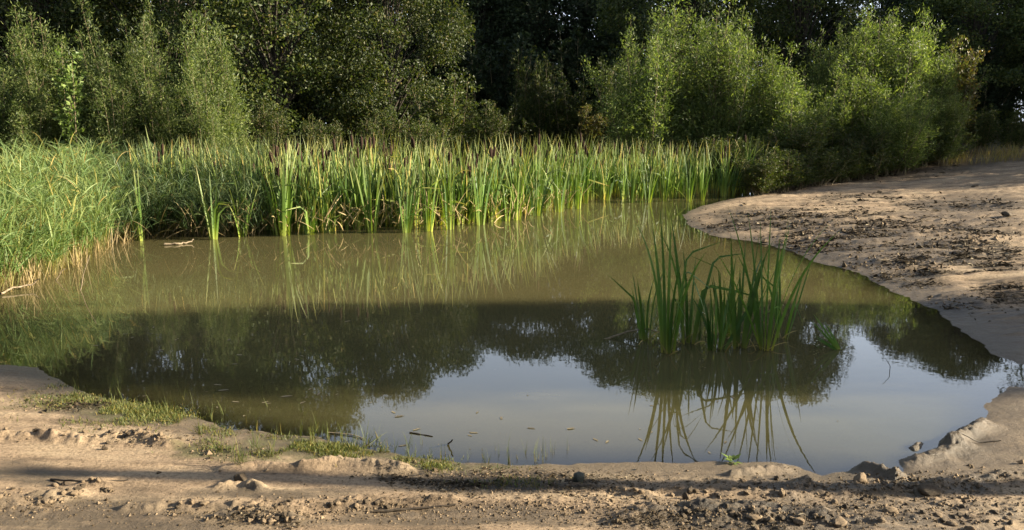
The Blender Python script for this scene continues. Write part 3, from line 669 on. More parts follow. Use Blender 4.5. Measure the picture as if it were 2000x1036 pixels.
front = np.array([(270,470),(350,466),(420,466),(560,462),(700,457),(860,452),(1000,434),(1060,420),(1140,405),(1200,394),(1300,393),(1400,390),(1450,386)], float)
def cat_xy(px, back):
    y0 = np.interp(px, front[:, 0], front[:, 1]); p0 = unproj(px, y0)
    return p0[0]*(1 + back/p0[1]), p0[1] + back

def cattail(x, y, H, rz, mesh, heads, label, group=None, rs=None, lean=(0, 0)):
    s = H/1.75
    z = max(gz(x, y), -0.15)
    if heads == 0:
        o = link('cattail', mesh, None, (x, y, z), (lean[0], lean[1], rz), (s, s, s)); return tag(o, label, 'cattail', group)
    r = tag(empty('cattail', (x, y, z), (lean[0], lean[1], rz), (s, s, s)), label, 'cattail', group)
    link('leaves', mesh, r)
    for q in range(heads):
        dx, dy = rs.uniform(-.10, .10, 2); tx, ty = rs.uniform(-.05, .05, 2)
        st = link('stalk', STALK, r, (dx, dy, 0), (tx, ty, rs.uniform(0, 6)), (1, 1, rs.uniform(.86, 1.02)))
        link('seed_head', HEAD, st, (0.012*math.sin(2.84), 0, 1.41))
    return r

rs = np.random.default_rng(5)
SPECIAL = [(278,470,1.45,'cattail tuft with lime green base at left beside the dark reeds'), (417,468,1.40,'lone cattail with two splayed bunches and lime base before the stand'),
    (473,462,1.30,'slim cattail with a yellow base just right of the splayed lone one'), (553,460,1.85,'thickest yellow based cattail left of centre'),
    (606,458,1.35,'bright yellow leaved cattail right of the thickest one'), (727,455,1.65,'cattail with orange brown dead base leaves left of centre'),
    (792,455,1.45,'cattail leaning over the water with long pale base, centre front'), (835,452,1.70,'tall front row cattail in the middle of the stand'),
    (880,448,1.65,'leafy front row cattail right of the middle one'), (938,440,1.70,'yellow tinged cattail before the straw leaf litter'),
    (990,432,1.30,'dense short green cattail where stand turns back'), (1008,430,1.35,'short green cattail close beside the dense one'),
    (1048,422,1.60,'cattail at the corner of the stand with yellow stem bases'), (1092,414,1.55,'upright green cattail second from the corner'),
    (1128,408,1.55,'end cattail of the sunlit stand next to the dark gap'), (1233,396,1.35,'small fan shaped cattail first right of the dark gap'),
    (1265,396,1.25,'short cattail leaning left in the right group'), (1296,394,1.60,'largest pale based cattail of the right group'),
    (1347,394,1.45,'narrow cattail with a bright stem near the sand spit'), (1372,392,1.40,'thin cattail closest to the sand spit')]
for k, (px, py, H, lab) in enumerate(SPECIAL):
    p0 = unproj(px, py)
    b = Buf(); V, Fc, t, ti = cattail_leaves(300+k, 12 if px != 553 else 26, 1.75, 0.07 if px != 553 else .13, W=0.040, kinks=0.10, lean=0.10, curl=0.28); b.add(V, Fc, t=t, tint=ti*0.9)
    cattail(p0[0], p0[1], H, 0.0, b.mesh('cattail_leaves', M_cat), 0, lab)
SECT = [(270, 470, 40, 'cattail in the left end of the stand where reeds and cattails mix', 'cattails at left end of the stand'),
        (470, 700, 68, 'cattail in the left middle of stand behind the thick yellow one', 'cattails left of the middle'),
        (700, 930, 75, 'cattail in the sunlit middle of the stand', 'cattails in the middle'),
        (930, 1150, 62, 'cattail in the right end of the sunlit stand', 'cattails at right end of sunlit stand'),
        (1150, 1460, 50, 'cattail in the half shaded stand behind the sand spit', 'half shaded cattails')]
for (x0, x1, cnt, lab, grp) in SECT:
    for k in range(cnt):
        px = rs.uniform(x0, x1); back = 0.15 + rs.uniform(0.0, 1.0)**1.3*2.5 + 0.7*float(vnoise(np.array([px/38.0]), np.array([3.3]), 88)[0])
        x, y = cat_xy(px, back)
        if x0 == 270: back += 0.5; x, y = cat_xy(px, back)
        H = rs.uniform(1.15, 1.98)*(0.90 if px > 1150 else 1.0)
        hd = int(rs.choice([0, 1, 2], p=[.30, .42, .28]))
        cattail(x, y, H, rs.uniform(0, 6.28), CAT[rs.integers(12)], hd, lab, grp, rs, rs.normal(0, .055, 2))
# the uncountable back of the stand
b = Buf(); rg = np.random.default_rng(77)
N = 3600
px = rg.uniform(285, 1500, N); back = rg.uniform(0.9, 4.5, N)
xy = np.array([cat_xy(a, c) for a, c in zip(px, back)])
base = np.concatenate((xy, np.zeros((N, 1))), 1)
keep = rg.uniform(0, 1, N) < np.where(px > 1150, 0.75, 0.8)
base = base[keep]; px = px[keep]; N = len(base)
V, Fc, t, ti = blades(base, rg.uniform(0, 6.28, N), np.abs(rg.normal(0, .13, N)), np.abs(rg.normal(0, .38, N)), rg.uniform(0.8, 1.75, N)*np.where(px > 1150, .9, 1.0), rg.uniform(.016, .028, N), 5, rg=rg)
b.add(V, Fc, t=t, tint=ti)
o = link('cattail_bed', b.mesh('cattail_bed', M_cat)); o['kind'] = 'stuff'
tag(o, 'dense mass of green cattail blades filling the back of the stand', 'cattails')
# dead straw leaves hanging among the stems
b = Buf(); N = 900
px = rg.uniform(300, 1140, N); xy = np.array([cat_xy(a, c) for a, c in zip(px, rg.uniform(-.05, 1.2, N))])
base = np.concatenate((xy, rg.uniform(0, .35, N)[:, None]), 1)
V, Fc, t, ti = blades(base, rg.uniform(0, 6.28, N), rg.uniform(.1, 1.1, N), rg.uniform(.1, .9, N), rg.uniform(.2, .6, N), rg.uniform(.008, .018, N), 5, rg=rg)
b.add(V, Fc, t=t, tint=ti)
o = link('dead_cattail_leaves', b.mesh('dead_cattail_leaves', M_straw)); o['kind'] = 'stuff'
tag(o, 'tangle of dead straw coloured leaves at the foot of the cattail stand', 'dead leaves')

# foreground cattail clump in the shade
FORE = [(1268,664,0.66,7,(-.02,-.10),0.10,'leftmost cattail of the foreground clump with leaves bending left',61),
        (1312,689,1.10,10,(0,.0),0.08,'tallest fan of cattail leaves at left of foreground clump',62),
        (1352,672,0.98,7,(0,.03),0.10,'cattail behind the tallest fan with leaves leaning right',63),
        (1406,684,0.68,10,(0,0),0.12,'short dense cattail fan in the middle of the foreground clump',64),
        (1452,680,0.92,10,(0,.02),0.09,'middle cattail of foreground clump with yellow brown base',65),
        (1502,683,1.12,9,(0,-.01),0.12,'tall cattail with pale base right in the foreground clump',66),
        (1536,662,0.84,7,(0,.04),0.12,'rightmost upright cattail of the foreground clump',67),
        (1425,660,0.85,7,(0,-.04),0.12,'cattail at the back of the foreground clump',68)]
for (px, py, H, nl, le, sp, lab, sd0) in FORE:
    p0 = unproj(px - 8, py)
    b = Buf(); V, Fc, t, ti = cattail_leaves(sd0, nl + 3, H*1.19, 0.055, W=0.029, kinks=0.24, seg=14, lean=sp*1.4, curl=0.36); b.add(V, Fc, t=t, tint=ti)
    r = tag(empty('cattail', (p0[0], p0[1], -.02), (le[0], le[1], 0)), lab, 'cattail')
    link('leaves', b.mesh('young_cattail_leaves', M_catf), r)
    b = Buf(); rg2 = np.random.default_rng(sd0+500); m_ = 3
    V, Fc, t, ti = blades(np.concatenate((rg2.normal(0, .04, (m_, 2)), np.zeros((m_, 1))), 1), rg2.uniform(0, 6.28, m_), rg2.uniform(.4, 1.2, m_), rg2.uniform(.3, 1.2, m_),
                          rg2.uniform(.15, .3, m_), np.full(m_, .012), 5, rg=rg2); b.add(V, Fc, t=t, tint=ti)
    link('dead_leaf', b.mesh('dead_leaf', M_straw), r)
p0 = unproj(1642, 683)
b = Buf(); rg2 = np.random.default_rng(9)
V, Fc, t, ti = blades(np.array([(0, 0, -.03), (0, .01, -.03), (.01, 0, -.03), (0, -.01, -.03), (0, 0, -.03)]), np.array([PI, PI*.98, PI*.9, PI*1.05, PI]),
                      np.array([.62, .72, .50, .95, 1.0]), np.array([.05, .1, .1, .1, .15]), np.array([.43, .38, .30, .30, .25]), np.full(5, .020), 8, np.full(5, PI), rg=rg2)
b.add(V, Fc, t=t, tint=ti)
tag(link('cattail', b.mesh('leaning_leaves', M_catf), None, (p0[0], p0[1], 0)), 'small separate cattail leaning left out of the water right of clump', 'cattail')

# ------------------------------------------------------------------ reeds at the left
def reed_patch(N, pxr, fn_front, back_max, Hr, seed, tn, m, lean=.25, lv=(4, 7)):
    rg = np.random.default_rng(seed); b = Buf()
    px = rg.uniform(pxr[0], pxr[1], N); bk = rg.uniform(0, 1, N)**1.15*back_max
    fy = np.interp(px, [q[0] for q in fn_front], [q[1] for q in fn_front])
    P = np.array([unproj(a, c) for a, c in zip(px, fy)]); sc = 1 + bk/P[:, 1]
    base = np.stack((P[:, 0]*sc, P[:, 1] + bk, np.full(N, 0.0)), -1)
    zz = terrain_full(base[:, 0], base[:, 1])[0]; base[:, 2] = np.maximum(zz, -0.03)
    H = rg.uniform(*Hr, N)*(0.60 + 0.40*sstep(0, 1.6, bk))
    az = rg.uniform(0, 2*PI, N); ln = np.abs(rg.normal(0, lean, N))
    V, Fc, t, ti = blades(base, az, ln, rg.uniform(0, .5, N), H, np.full(N, .007), 5, prof='cat', rg=rg); b.add(V, Fc, t=t*.8, tint=np.minimum(ti, .85))
    k = rg.integers(lv[0], lv[1], N); idx = np.repeat(np.arange(N), k); M = len(idx)
    f = rg.uniform(.3, 1.0, M); hx = H[idx]*f*np.sin(ln[idx]*1.1); hz = H[idx]*f*np.cos(ln[idx]*1.1)
    lb = base[idx] + np.stack((hx*np.cos(az[idx]), hx*np.sin(az[idx]), hz*0.97), -1)
    la = rg.uniform(0, 2*PI, M)
    V, Fc, t, ti = blades(lb, la, rg.uniform(.15, 1.0, M), rg.uniform(.2, 1.3, M), rg.uniform(.18, .45, M), rg.uniform(.009, .017, M), 5, la + PI/2 + rg.normal(0, .3, M), prof='reed', rg=rg)
    b.add(V, Fc, t=np.clip(.35 + .65*np.repeat(f, 12) - .1 + t*.1, 0, 1), tint=ti)
    o = link(tn, b.mesh(tn, m)); o['kind'] = 'stuff'; return o
lf = [(-260,600),(-60,590),(0,577),(60,562),(130,535),(200,500),(240,480),(290,468)]
tag(reed_patch(3000, (-250, 215), lf, 4.2, (1.05, 1.65), 201, 'reed_grass', M_reed, .27, (6, 10)), 'bright green reed grass bank leaning over the water at left', 'reeds')
tag(reed_patch(1500, (160, 520), [(160,505),(240,476),(300,466),(520,462)], 2.6, (1.0, 1.6), 202, 'shade_tinted_reed_grass', M_reed_shade, .40, (6, 10)), 'drooping reed grass with shade painted into its colour between bright reeds and cattails', 'reeds')
# straw-coloured stems at the reeds' foot
b = Buf(); rg = np.random.default_rng(210); N = 420
px = rg.uniform(-120, 260, N); fy = np.interp(px, [q[0] for q in lf], [q[1] for q in lf]); P = np.array([unproj(a, c + d) for a, c, d in zip(px, fy, rg.uniform(-26, 4, N))])
V, Fc, t, ti = blades(P, rg.uniform(0, 6.28, N), np.abs(rg.normal(0, .3, N)), rg.uniform(0, .3, N), rg.uniform(.25, .6, N), rg.uniform(.005, .009, N), 4, rg=rg); b.add(V, Fc, t=t, tint=ti)
o = link('reed_straw', b.mesh('reed_straw', M_straw)); o['kind'] = 'stuff'; tag(o, 'dry straw coloured reed stems at the foot of the left reeds', 'reed stems')

# ------------------------------------------------------------------ grass
def grass_field(items, N, seed, Hr, m, nm, lab, W=(.003, .006)):
    rg = np.random.default_rng(seed); out_ = []
    tot = sum(a[2]*a[3] for a in items)
    for (cx, cy, rx, ry) in items:
        k = int(N*rx*ry/tot); px = cx + rx*rg.normal(0, .5, k); py = cy + ry*rg.normal(0, .5, k)
        z = np.full(k, .05)
        for _ in range(3):
            P = np.array([unproj(a, c, zz) for a, c, zz in zip(px, py, z)]); z = np.maximum(terrain_full(P[:, 0], P[:, 1])[0], -.02)
        P[:, 2] = z - .004; cl = fbm(P[:, 0]*5, P[:, 1]*5, 91, 2); out_.append(P[(cl > rg.uniform(.35, .62, k))])
    P = np.concatenate(out_); N = len(P); b = Buf()
    V, Fc, t, ti = blades(P, rg.uniform(0, 6.28, N), np.abs(rg.normal(0, .45, N)), rg.uniform(0, 1.0, N), rg.uniform(*Hr, N), rg.uniform(*W, N), 4, prof='reed', rg=rg)
    b.add(V, Fc, t=t, tint=ti); o = link(nm, b.mesh(nm, m)); o['kind'] = 'stuff'; return tag(o, lab, 'grass')
grass_field([(300,800,170,20),(150,785,120,20),(480,880,110,18),(700,885,150,14),(560,868,110,10),(880,915,120,8),(400,850,60,18),(990,945,90,10)] + [(260,815,190,26),(620,880,200,14)] + [(q, float(np.interp(q, [a[0] for a in near_px], [a[1] for a in near_px])) + 4, 34, 15) for q in range(110, 900, 40)], 22000, 301, (.008, .036), M_grass, 'bank_grass',
            'sparse short green grass on the near muddy bank')
grass_field([(1890,284,110,12),(1960,282,80,12),(1160,268,100,10),(940,258,80,8)], 5000, 302, (.25, .6), M_dry, 'dry_grass', 'dry golden grass below the shrubs beyond the pond', (.008, .016))
rg = np.random.default_rng(303); N = 1500
px = rg.uniform(1835, 2060, N); dd_ = rg.uniform(25.6, 28.2, N); x_ = (px-1000)/F*(dd_*CP+.3)
P = np.stack((x_, dd_, terrain_full(x_, dd_)[0] - .01), -1); P = P[fbm(x_*1.5, dd_*1.5, 92, 2) > rg.uniform(.3, .6, N)]; N = len(P); b = Buf()
V, Fc, t, ti = blades(P, rg.uniform(0, 6.28, N), np.abs(rg.normal(0, .3, N)), rg.uniform(0, .8, N), rg.uniform(.2, .55, N), rg.uniform(.008, .016, N), 4, prof='reed', rg=rg)
b.add(V, Fc, t=t, tint=ti); o = link('dry_bank_grass', b.mesh('dry_bank_grass', M_dry)); o['kind'] = 'stuff'; tag(o, 'fringe of golden dry grass along the top of the sand bank', 'grass')
TUFT = []
for s in range(4):
    b = Buf(); rg = np.random.default_rng(400+s); m_ = 16+4*s
    V, Fc, t, ti = blades(np.concatenate((rg.normal(0, .02, (m_, 2)), np.full((m_, 1), -.01)), 1), rg.uniform(0, 6.28, m_), np.abs(rg.normal(0, .4, m_)), rg.uniform(0, .8, m_), rg.uniform(.08, .24, m_), rg.uniform(.004, .007, m_), 6, prof='reed', rg=rg)
    b.add(V, Fc, t=t, tint=ti); TUFT.append(b.mesh('grass_tuft', M_grass))
TUFTS = [(690,878,1.1,'grass tuft at the water edge by the sandy mound'),(712,872,1.25,'tallest grass tuft beside the water near the sandy mound'),(745,884,.9,'grass tuft just right of the tallest one'),
         (470,905,1.1,'bright green grass tuft on the mud left of the sandy mound'),(500,880,1.2,'leafy grass tuft above the bright green one'),(430,880,1.0,'grass tuft at the left of the green patch'),
         (530,888,1.0,'grass tuft right of the leafy one'),(325,812,1.0,'grass tuft at the waterline below the left reflections'),(345,826,1.1,'grass tuft just inland of the left waterline'),
         (220,790,.8,'grass tuft on the left bank by the shaded water'),(390,850,.9,'grass tuft at the bend of the left bank'),(610,862,.9,'grass tuft at water edge left of centre'),(145,775,.7,'small grass tuft on left bank rise'),
         (800,900,.7,'small grass tuft on the bank below the sky reflection'),(655,888,.9,'grass tuft behind the sandy mound')]
for k, (px, py, s, lab) in enumerate(TUFTS):
    p0 = on_bank(px, py); tag(link('grass_tuft', TUFT[k % 4], None, tuple(p0), (0, 0, k*1.1), s*.62), lab, 'grass tuft')
SHOOT = []
for s in range(3):
    b = Buf(); rg = np.random.default_rng(450+s); m_ = 4
    V, Fc, t, ti = blades(np.concatenate((rg.normal(0, .006, (m_, 2)), np.full((m_, 1), -.03)), 1), rg.uniform(0, 6.28, m_), np.abs(rg.normal(0, .14, m_)), rg.uniform(0, .5, m_), rg.uniform(.08, .22, m_), rg.uniform(.003, .005, m_), 6, prof='reed', rg=rg)
    b.add(V, Fc, t=t, tint=ti); SHOOT.append(b.mesh('grass_shoot', M_grass))
rg = np.random.default_rng(460)
for k in range(105):
    px = rg.uniform(90, 1120); ye = np.interp(px, [q[0] for q in near_px], [q[1] for q in near_px])
    py = ye - abs(rg.normal(0, 1))*(42 if px < 600 else 16) - 3
    p0 = unproj(px, py); z = max(gz(p0[0], p0[1]), -.06)
    left = px < 560
    tag(link('grass_shoot', SHOOT[k % 3], None, (p0[0], p0[1], z), (0, 0, rg.uniform(0, 6)), rg.uniform(.45, 0.9)),
        'thin grass shoot standing in the shallow water along left bank' if left else 'thin grass shoot in the shallows before the sky reflection', 'grass shoot',
        'grass shoots in the left shallows' if left else 'grass shoots in the centre shallows')

# ------------------------------------------------------------------ mud clods, crumbs, litter
def clod_mesh(seed, m, flat=.7):
    import bmesh
    bm = bmesh.new(); bmesh.ops.create_icosphere(bm, subdivisions=3, radius=1.0); rg = np.random.default_rng(seed)
    cs = rg.normal(0, 1, (9, 3)); cs /= np.linalg.norm(cs, axis=1)[:, None]; am = rg.uniform(.72, 1.0, 9)
    for v in bm.verts:
        c = np.array(v.co); f = 1.0
        for a, q in zip(am, cs):
            dd = c@q
            if dd > a*.85: c = c - q*(dd - a*.85)*.9
        ns = float(fbm(np.array([c[0]*2.2+c[2]]), np.array([c[1]*2.2-c[2]*1.3]), seed, 3)[0]-.5)
        c = c*(1+.5*ns); v.co = (c[0], c[1]*.85, c[2]*flat)
    me = bpy.data.meshes.new('mud_clod'); bm.to_mesh(me); bm.free()
    for pl in me.polygons: pl.use_smooth = (pl.index % 3 != 0)
    me.materials.append(m); return me
CL = [clod_mesh(500+s, M_clod) for s in range(5)]; CLD = [clod_mesh(520+s, M_clod_dark) for s in range(3)]
NAMED = [(1814,960,.075,.038,'d','large dark wet clod alone on the lower right mud'),(1517,937,.020,.02,'d','dark round clod on the shore right of the green plant'),
         (1650,992,.018,.017,'d','small dark clod on the lower right mud'),(1685,977,.016,.015,'d','dark pebble sized clod left of the large dark one'),(1630,982,.022,.014,'c','brown clod beside the shadow strip'),
         (1527,965,.024,.026,'c','pale upright clod standing in the shadow strip'),(1340,975,.022,.026,'d','dark pointed clod at the lower edge of shadow strip'),
         (1740,1000,.042,.018,'c','flat lump on the churned mud at lower right'),(1640,1024,.045,.022,'c','biggest pale lump at the bottom edge right of centre'),(1560,1020,.035,.018,'c','pale lump left of the biggest bottom edge one'),
         (1470,1015,.032,.016,'c','lump in the churned mud at bottom centre right'),(1680,940,.05,.035,'c','lump at the foot of the grey mound by water'),
         (560,1010,.016,.014,'c','little grey clod on wet mud at bottom left'),(470,940,.05,.035,'d','dark clod on top of the small ridge left of shadow tip'),(205,878,.02,.014,'d','clod below the crumbly ridge at left'),
         (310,925,.016,.01,'d','flat clod left of the shadow tip'),(1745,332,.10,.05,'d','dark clod on the shaded upper sand bank'),(1905,360,.09,.06,'d','dark lump on the far sunlit sand bank'),
         (1450,420,.07,.03,'d','clod among litter near the tip of the sand spit'),(1965,425,.12,.06,'d','dark lump at the right edge of the sand bank')]
for k, (px, py, rx, rz_, kd, lab) in enumerate(NAMED):
    p0 = on_bank(px, py); me = CL[k % 5] if kd == 'c' else CLD[k % 3]
    tag(link('mud_clod', me, None, (p0[0], p0[1], p0[2]+rz_*.35), (0, 0, k*.9), (rx, rx*.8, rz_*1.3)), lab, 'clod')
p0 = on_bank(1131, 941)
tag(link('stone', clod_mesh(540, M_stone, 1.0), None, (p0[0], p0[1], p0[2]+.025), (0.2, .1, .5), (.036, .03, .042)), 'upright grey green stone on the bank in front of the water', 'stone')
CLP = [('clods on the crumbly ridge at left', 'mud clod on the crumbly ridge at left', [(100,853,120,7),(270,856,70,7)], 34),
       ('clods along the lower left track', 'mud clod along the rough track edge at lower left', [(520,990,150,7),(660,985,120,6),(500,1012,80,8)], 40),
       ('clods in the bottom left corner', 'mud clod of the heap in the bottom left corner', [(60,978,90,14),(150,955,50,10)], 30),
       ('clods along the right shore', 'mud clod churned up along the right near shore', [(1500,950,180,9),(1750,945,130,10),(1380,965,100,8)], 44),
       ('clods in the churned lower right', 'mud clod in the churned ground at lower right', [(1400,1000,200,16),(1600,1015,200,16),(1850,1000,140,24)], 60)]
rg = np.random.default_rng(600)
for grp, lab, items, cnt in CLP:
    for k in range(cnt):
        cx, cy, rx, ry = items[k % len(items)]
        p0 = on_bank(cx + rx*rg.normal(0, .6), min(1034, cy + ry*rg.normal(0, .6))); s = rg.uniform(.007, .021)
        me = CL[rg.integers(5)] if rg.uniform() < .5 else CLD[rg.integers(3)]
        tag(link('mud_clod', me, None, (p0[0], p0[1], p0[2]+s*.2), (rg.uniform(-.4, .4), rg.uniform(-.4, .4), rg.uniform(0, 6)), (s*rg.uniform(.8, 1.4), s, s*rg.uniform(.7, 1.1))), lab, 'clod', grp)

def scatter_px(items, N, rg, on_land=True):
    tot = sum(a[2]*a[3] for a in items); PX = []; PY = []
    for it in items:
        k = int(N*it[2]*it[3]/tot); PX.append(it[0] + it[2]*rg.normal(0, .55, k)); PY.append(it[1] + it[3]*rg.normal(0, .55, k))
    px = np.concatenate(PX); py = np.concatenate(PY); z = np.full(len(px), .05)
    for _ in range(3):
        u = (px-1000)/F; v = (518-py)/F; dz = -SP+v*CP; t = (z-CAM_H)/dz; x = u*t; y = (CP+v*SP)*t
        zz, sdx = terrain_full(x, y)[:2]; z = np.maximum(zz, -.01)
    ok = (sdx > -0.01) & (zz > 0)
    return np.stack((x, y, zz), -1)[ok]
rg = np.random.default_rng(610)
P = scatter_px([a[:4] for a in ROUGH] + [(1000,1000,900,30)], 8000, rg); N = len(P)
octv = np.array([(1,0,0),(0,1,0),(-1,0,0),(0,-1,0),(0,0,1),(0,0,-1)], float)
S = (.0011*np.hypot(P[:, 0], P[:, 1]))*rg.lognormal(0, .45, N)
jj = octv[None]*rg.uniform(.6, 1.25, (N, 6, 1)) + rg.normal(0, .15, (N, 6, 3))
V = P[:, None, :] + jj*S[:, None, None]*np.array((1.2, 1.0, .8)); V[..., 2] += S[:, None]*.2
ft = np.array([(0,1,4),(1,2,4),(2,3,4),(3,0,4),(1,0,5),(2,1,5),(3,2,5),(0,3,5)])
Fc = (np.arange(N)[:, None, None]*6 + ft[None]).reshape(-1, 3)
o = link('mud_crumbs', mesh_np('mud_crumbs', V.reshape(-1, 3), Fc, M_crumb, {'tint': np.repeat(rg.uniform(0, 1, N), 6)}, False)); o['kind'] = 'stuff'
tag(o, 'loose crumbs of broken mud scattered over the banks', 'mud crumbs')
P = scatter_px(LITTER, 52000, rg); N = len(P)
cl = fbm(P[:, 0]*2.5, P[:, 1]*5, 95, 3); P = P[cl > rg.uniform(.36, .6, N)]; P = P[~((P[:, 0] > 1.5) & (P[:, 1] > 6.5) & (fbm(P[:, 0]*.9, P[:, 1]*3.4, 35, 4, .6) > rg.uniform(.49, .66, len(P))))]; N = len(P)
D = rg.normal(0, 1, (N, 3))*np.array((1.3, .8, .28)); Nn = rg.normal(0, .45, (N, 3)) + np.array((0, 0, 1))
Lf = .0036*np.hypot(P[:, 0], P[:, 1])*rg.lognormal(0, .4, N)
V, Fc, ti = leaves(P + np.array((0, 0, .006)), D, Nn, Lf, Lf*rg.uniform(.15, .6, N), rg)
o = link('plant_litter', mesh_np('plant_litter', V, Fc, M_litter, {'tint': ti}, False)); o['kind'] = 'stuff'
tag(o, 'dark rotting plant litter spread over the sand bank and shore', 'plant litter')

b = Buf(); rg = np.random.default_rng(640)
for q in range(9):
    p0 = on_bank(1730 + rg.normal(0, 14), 337 + rg.normal(0, 3)); e = np.array(p0) + np.array((0, 0, .05 + .03*rg.uniform()))
    V, Fc, ti = leaves(np.repeat(e[None], 4, 0), np.array([(1, 0, .3), (-1, 0, .3), (0, 1, .3), (0, -1, .3)], float), np.tile((0., 0, 1), (4, 1)), np.full(4, .03), np.full(4, .026), rg); b.add(V, Fc, tint=ti)
tag(link('white_flower', b.mesh('petals', M_petal)), 'patch of small white flowers on the shaded upper sand bank', 'flower')
# ------------------------------------------------------------------ sticks, floating things, small plants
def stick(pxs, zs, r0, r1, m, name, label, cat, water=True, upright=False):
    pts = []
    if upright:
        q0 = unproj(pxs[0][0], pxs[0][1], 0)
        for (a, c) in pxs:
            v = (518-c)/F; k_ = q0[1]/(CP + v*SP); pts.append(np.array(((a-1000)/F*k_, q0[1] + .02*len(pts), CAM_H + (-SP + v*CP)*k_)))
        pts[0][2] = -.04; pxs = []
    for (a, c), z in zip(pxs, zs):
        q = unproj(a, c, z) if water else on_bank(a, c) + np.array((0, 0, z)); pts.append(q)
    pts = np.array(pts); o0 = pts[0].copy(); ts = np.linspace(0, 1, len(pts)); tf = np.linspace(0, 1, 4*len(pts))
    pp = np.stack([np.interp(tf, ts, pts[:, c]) for c in range(3)], -1); rg = np.random.default_rng(len(label)); pp += rg.normal(0, r0*.25, pp.shape)
    b = Buf(); V, Fc = tube(pp - o0, np.linspace(r0, r1, len(pp)), 6); b.add(V, Fc)
    return tag(link(name, b.mesh(name, m), None, tuple(o0)), label, cat)
stick([(2,574),(25,562),(62,557),(75,545)], (.02, .05, .05, .12), .014, .007, M_dead, 'dead_stick', 'bent pale stick lying in the water below left reeds', 'stick')
stick([(106,548),(118,530),(128,525)], (0, 0, 0), .007, .004, M_dead, 'dead_stick', 'short hooked reed stick poking from the water by left reeds', 'stick', True, True)
stick([(322,478),(345,477),(367,474),(378,468)], (.012, .015, .02, .06), .022, .008, M_dead, 'driftwood', 'pale driftwood branch floating in front of the left cattails', 'driftwood')
stick([(156,568),(160,540),(172,500)], (0, 0, 0), .006, .004, M_dead, 'reed_stem', 'long straw coloured reed stem slanting into the water at left', 'reed stem', True, True)
stick([(1180,664),(1225,648),(1262,642),(1290,650),(1300,664)], (-.01, .06, .10, .05, -.01), .008, .005, M_dead, 'bent_reed', 'dead stem arching over the water left of foreground clump', 'stem')
stick([(1738,728),(1741,716),(1733,702)], (0, 0, 0), .003, .0015, M_darkwood, 'twig', 'thin dark twig standing in the sky reflection at right', 'twig', True, True)
stick([(730,1002),(810,996),(890,990)], (.006, .006, .006), .007, .005, M_darkwood, 'ground_stick', 'dark straight stick lying on the near mud', 'stick', False)
stick([(100,938),(170,944),(250,940)], (.004, .006, .004), .006, .003, M_darkwood, 'ground_stick', 'thin dark root lying on mud at lower left', 'stick', False)
stick([(875,868),(884,860)], (.002, .05), .006, .004, M_darkwood, 'twig', 'short dark twig poking out of the pale reflection', 'twig')
stick([(640,845),(690,850),(712,858)], (.004, .006, .004), .004, .003, M_dead, 'drifting_straw', 'thin straw stem floating at the edge of tree reflection', 'stem')
stick([(800,845),(845,852)], (.003, .003), .005, .003, M_darkwood, 'drifting_straw', 'thin dark stem floating in the pale sky reflection', 'stem')
stick([(1870,858),(1912,866),(1955,862)], (.004, .004, .004), .004, .003, M_darkwood, 'ground_stick', 'thin dark root on the sand right of the mud spit', 'stick', False)
FLL = []
for s in range(4):
    rg = np.random.default_rng(700+s); k = 7; an = np.linspace(0, 2*PI, k, endpoint=False)
    rad = np.array([1, .75, .45, .7, .9, .65, .5])*rg.uniform(.8, 1.15, k)
    V = [(0, 0, .004)] + [(rad[q]*math.cos(an[q])*1.0, rad[q]*math.sin(an[q])*.55, .006+.05*rg.uniform(0, 1)) for q in range(k)]
    V = np.array(V); V[:, 2] *= .6
    me = mesh_np('floating_leaf', V, np.array([(0, 1+q, 1+(q+1) % k) for q in range(k)]), M_float, {'tint': np.full(k+1, rg.uniform(0, .9))}, False); FLL.append(me)
rg = np.random.default_rng(710)
for k in range(58):
    if k < 40: px, py, lab, grp = rg.uniform(180, 700), rg.uniform(625, 790), 'small pale leaf fragment floating on the dark tree reflection', 'leaf scraps on the dark reflection'
    else: px, py, lab, grp = rg.uniform(720, 1500), rg.uniform(770, 890), 'small leaf scrap floating on the pale sky reflection', 'leaf scraps on the sky reflection'
    p0 = unproj(px, py)
    if shore_sd(np.array([p0[0]]), np.array([p0[1]]))[0] > -.1: continue
    s = rg.uniform(.012, .034)
    tag(link('floating_leaf', FLL[k % 4], None, (p0[0], p0[1], .002), (0, 0, rg.uniform(0, 6)), s), lab, 'leaf', grp)
for (px, py, s, lab) in [(437,763,.045,'largest pale leaf floating on the dark reflection at left'),(560,775,.05,'pale leaf raft floating by the edge of oak reflection'),(780,814,.04,'white oval leaf floating on the sky reflection'),(1115,838,.035,'pale leaf floating centre right on the sky reflection')]:
    p0 = unproj(px, py); tag(link('floating_leaf', FLL[0], None, (p0[0], p0[1], .003), (0, 0, .2), s), lab, 'leaf')
rg = np.random.default_rng(715); N = 700
px = rg.uniform(60, 1650, N); py = rg.uniform(600, 880, N)
P = np.array([unproj(a, c, .0025) for a, c in zip(px, py)]); ok = (shore_sd(P[:, 0], P[:, 1]) < -.12) & (fbm(P[:, 0]*1.2, P[:, 1]*2.0, 97, 3) > rg.uniform(.38, .62, N)); P = P[ok]; N = len(P)
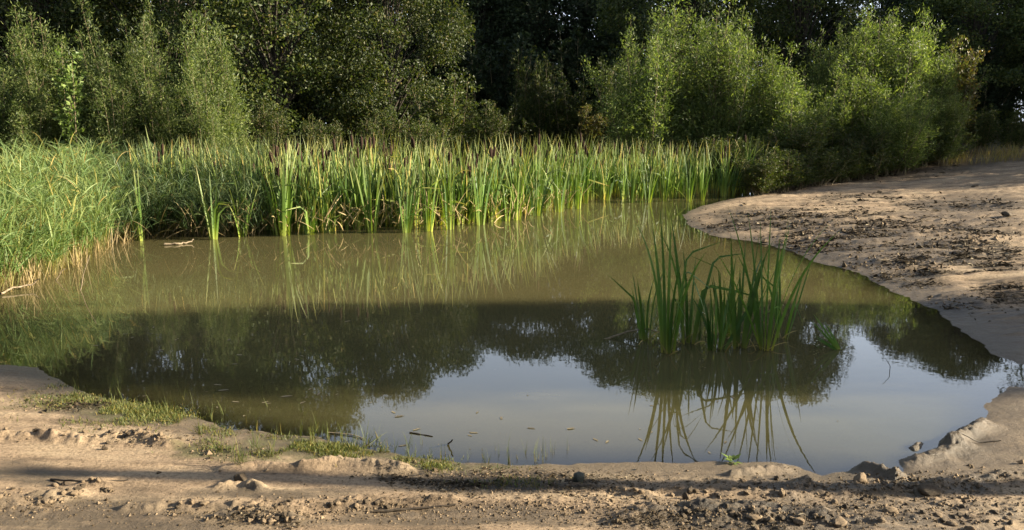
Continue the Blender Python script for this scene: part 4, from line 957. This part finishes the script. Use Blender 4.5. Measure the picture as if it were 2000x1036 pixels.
a_ = rg.uniform(0, 6.28, N); Lf = rg.lognormal(-5.0, .5, N)
V, Fc, ti = leaves(P, np.stack((np.cos(a_), np.sin(a_), 0*a_), -1), np.tile((0., 0, 1), (N, 1)), Lf, Lf*.6, rg)
o = link('surface_flecks', mesh_np('surface_flecks', V, Fc, M_float, {'tint': ti*.7}, False)); o['kind'] = 'stuff'
tag(o, 'fine flecks of plant debris drifting on the pond surface', 'plant debris')
# green water plant at the near edge
b = Buf(); rg = np.random.default_rng(720); k = 16
an = rg.uniform(0, 2*PI, k); D = np.stack((np.cos(an), np.sin(an), rg.uniform(.1, .7, k)), -1); P = D*np.array((.012, .012, .01))
V, Fc, ti = leaves(P, D, rg.normal(0, .25, (k, 3))+np.array((0, 0, 1)), rg.uniform(.04, .075, k), rg.uniform(.022, .034, k), rg); b.add(V, Fc, tint=ti)
p0 = unproj(1432, 905); tag(link('water_plant', b.mesh('water_plant', M_pale), None, (p0[0], p0[1], .006)), 'bright green leafy rosette at the near water edge', 'plant')
# white flowers in the foreground clump
for (px, py, lab) in [(1366,605,'cluster of tiny white flowers inside the foreground cattail clump'),(1600,668,'tiny white flowers by the separate leaning cattail')]:
    p0 = unproj(px, py+62 if px < 1500 else py+12); h = .26 if px < 1500 else .06
    r = tag(empty('white_flower', (p0[0], p0[1], -.01)), lab, 'flower')
    b = Buf(); rg = np.random.default_rng(px); bs = Buf()
    for q in range(9):
        e = np.array((rg.normal(0, .03), rg.normal(0, .03), h+rg.normal(0, .035)))
        V, Fc = tube(np.array([(0, 0, 0), e*np.array((.5, .5, .6)), e]), (.002, .0015, .001), 4); bs.add(V, Fc, t=.4, tint=.5)
        V, Fc, ti = leaves(np.repeat(e[None], 4, 0), np.array([(1, 0, .3), (-1, 0, .3), (0, 1, .3), (0, -1, .3)], float), np.tile((0., 0, 1), (4, 1)), np.full(4, .010), np.full(4, .009), rg); b.add(V, Fc, tint=ti)
    link('stems', bs.mesh('flower_stems', M_catf), r); link('petals', b.mesh('petals', M_petal), r)
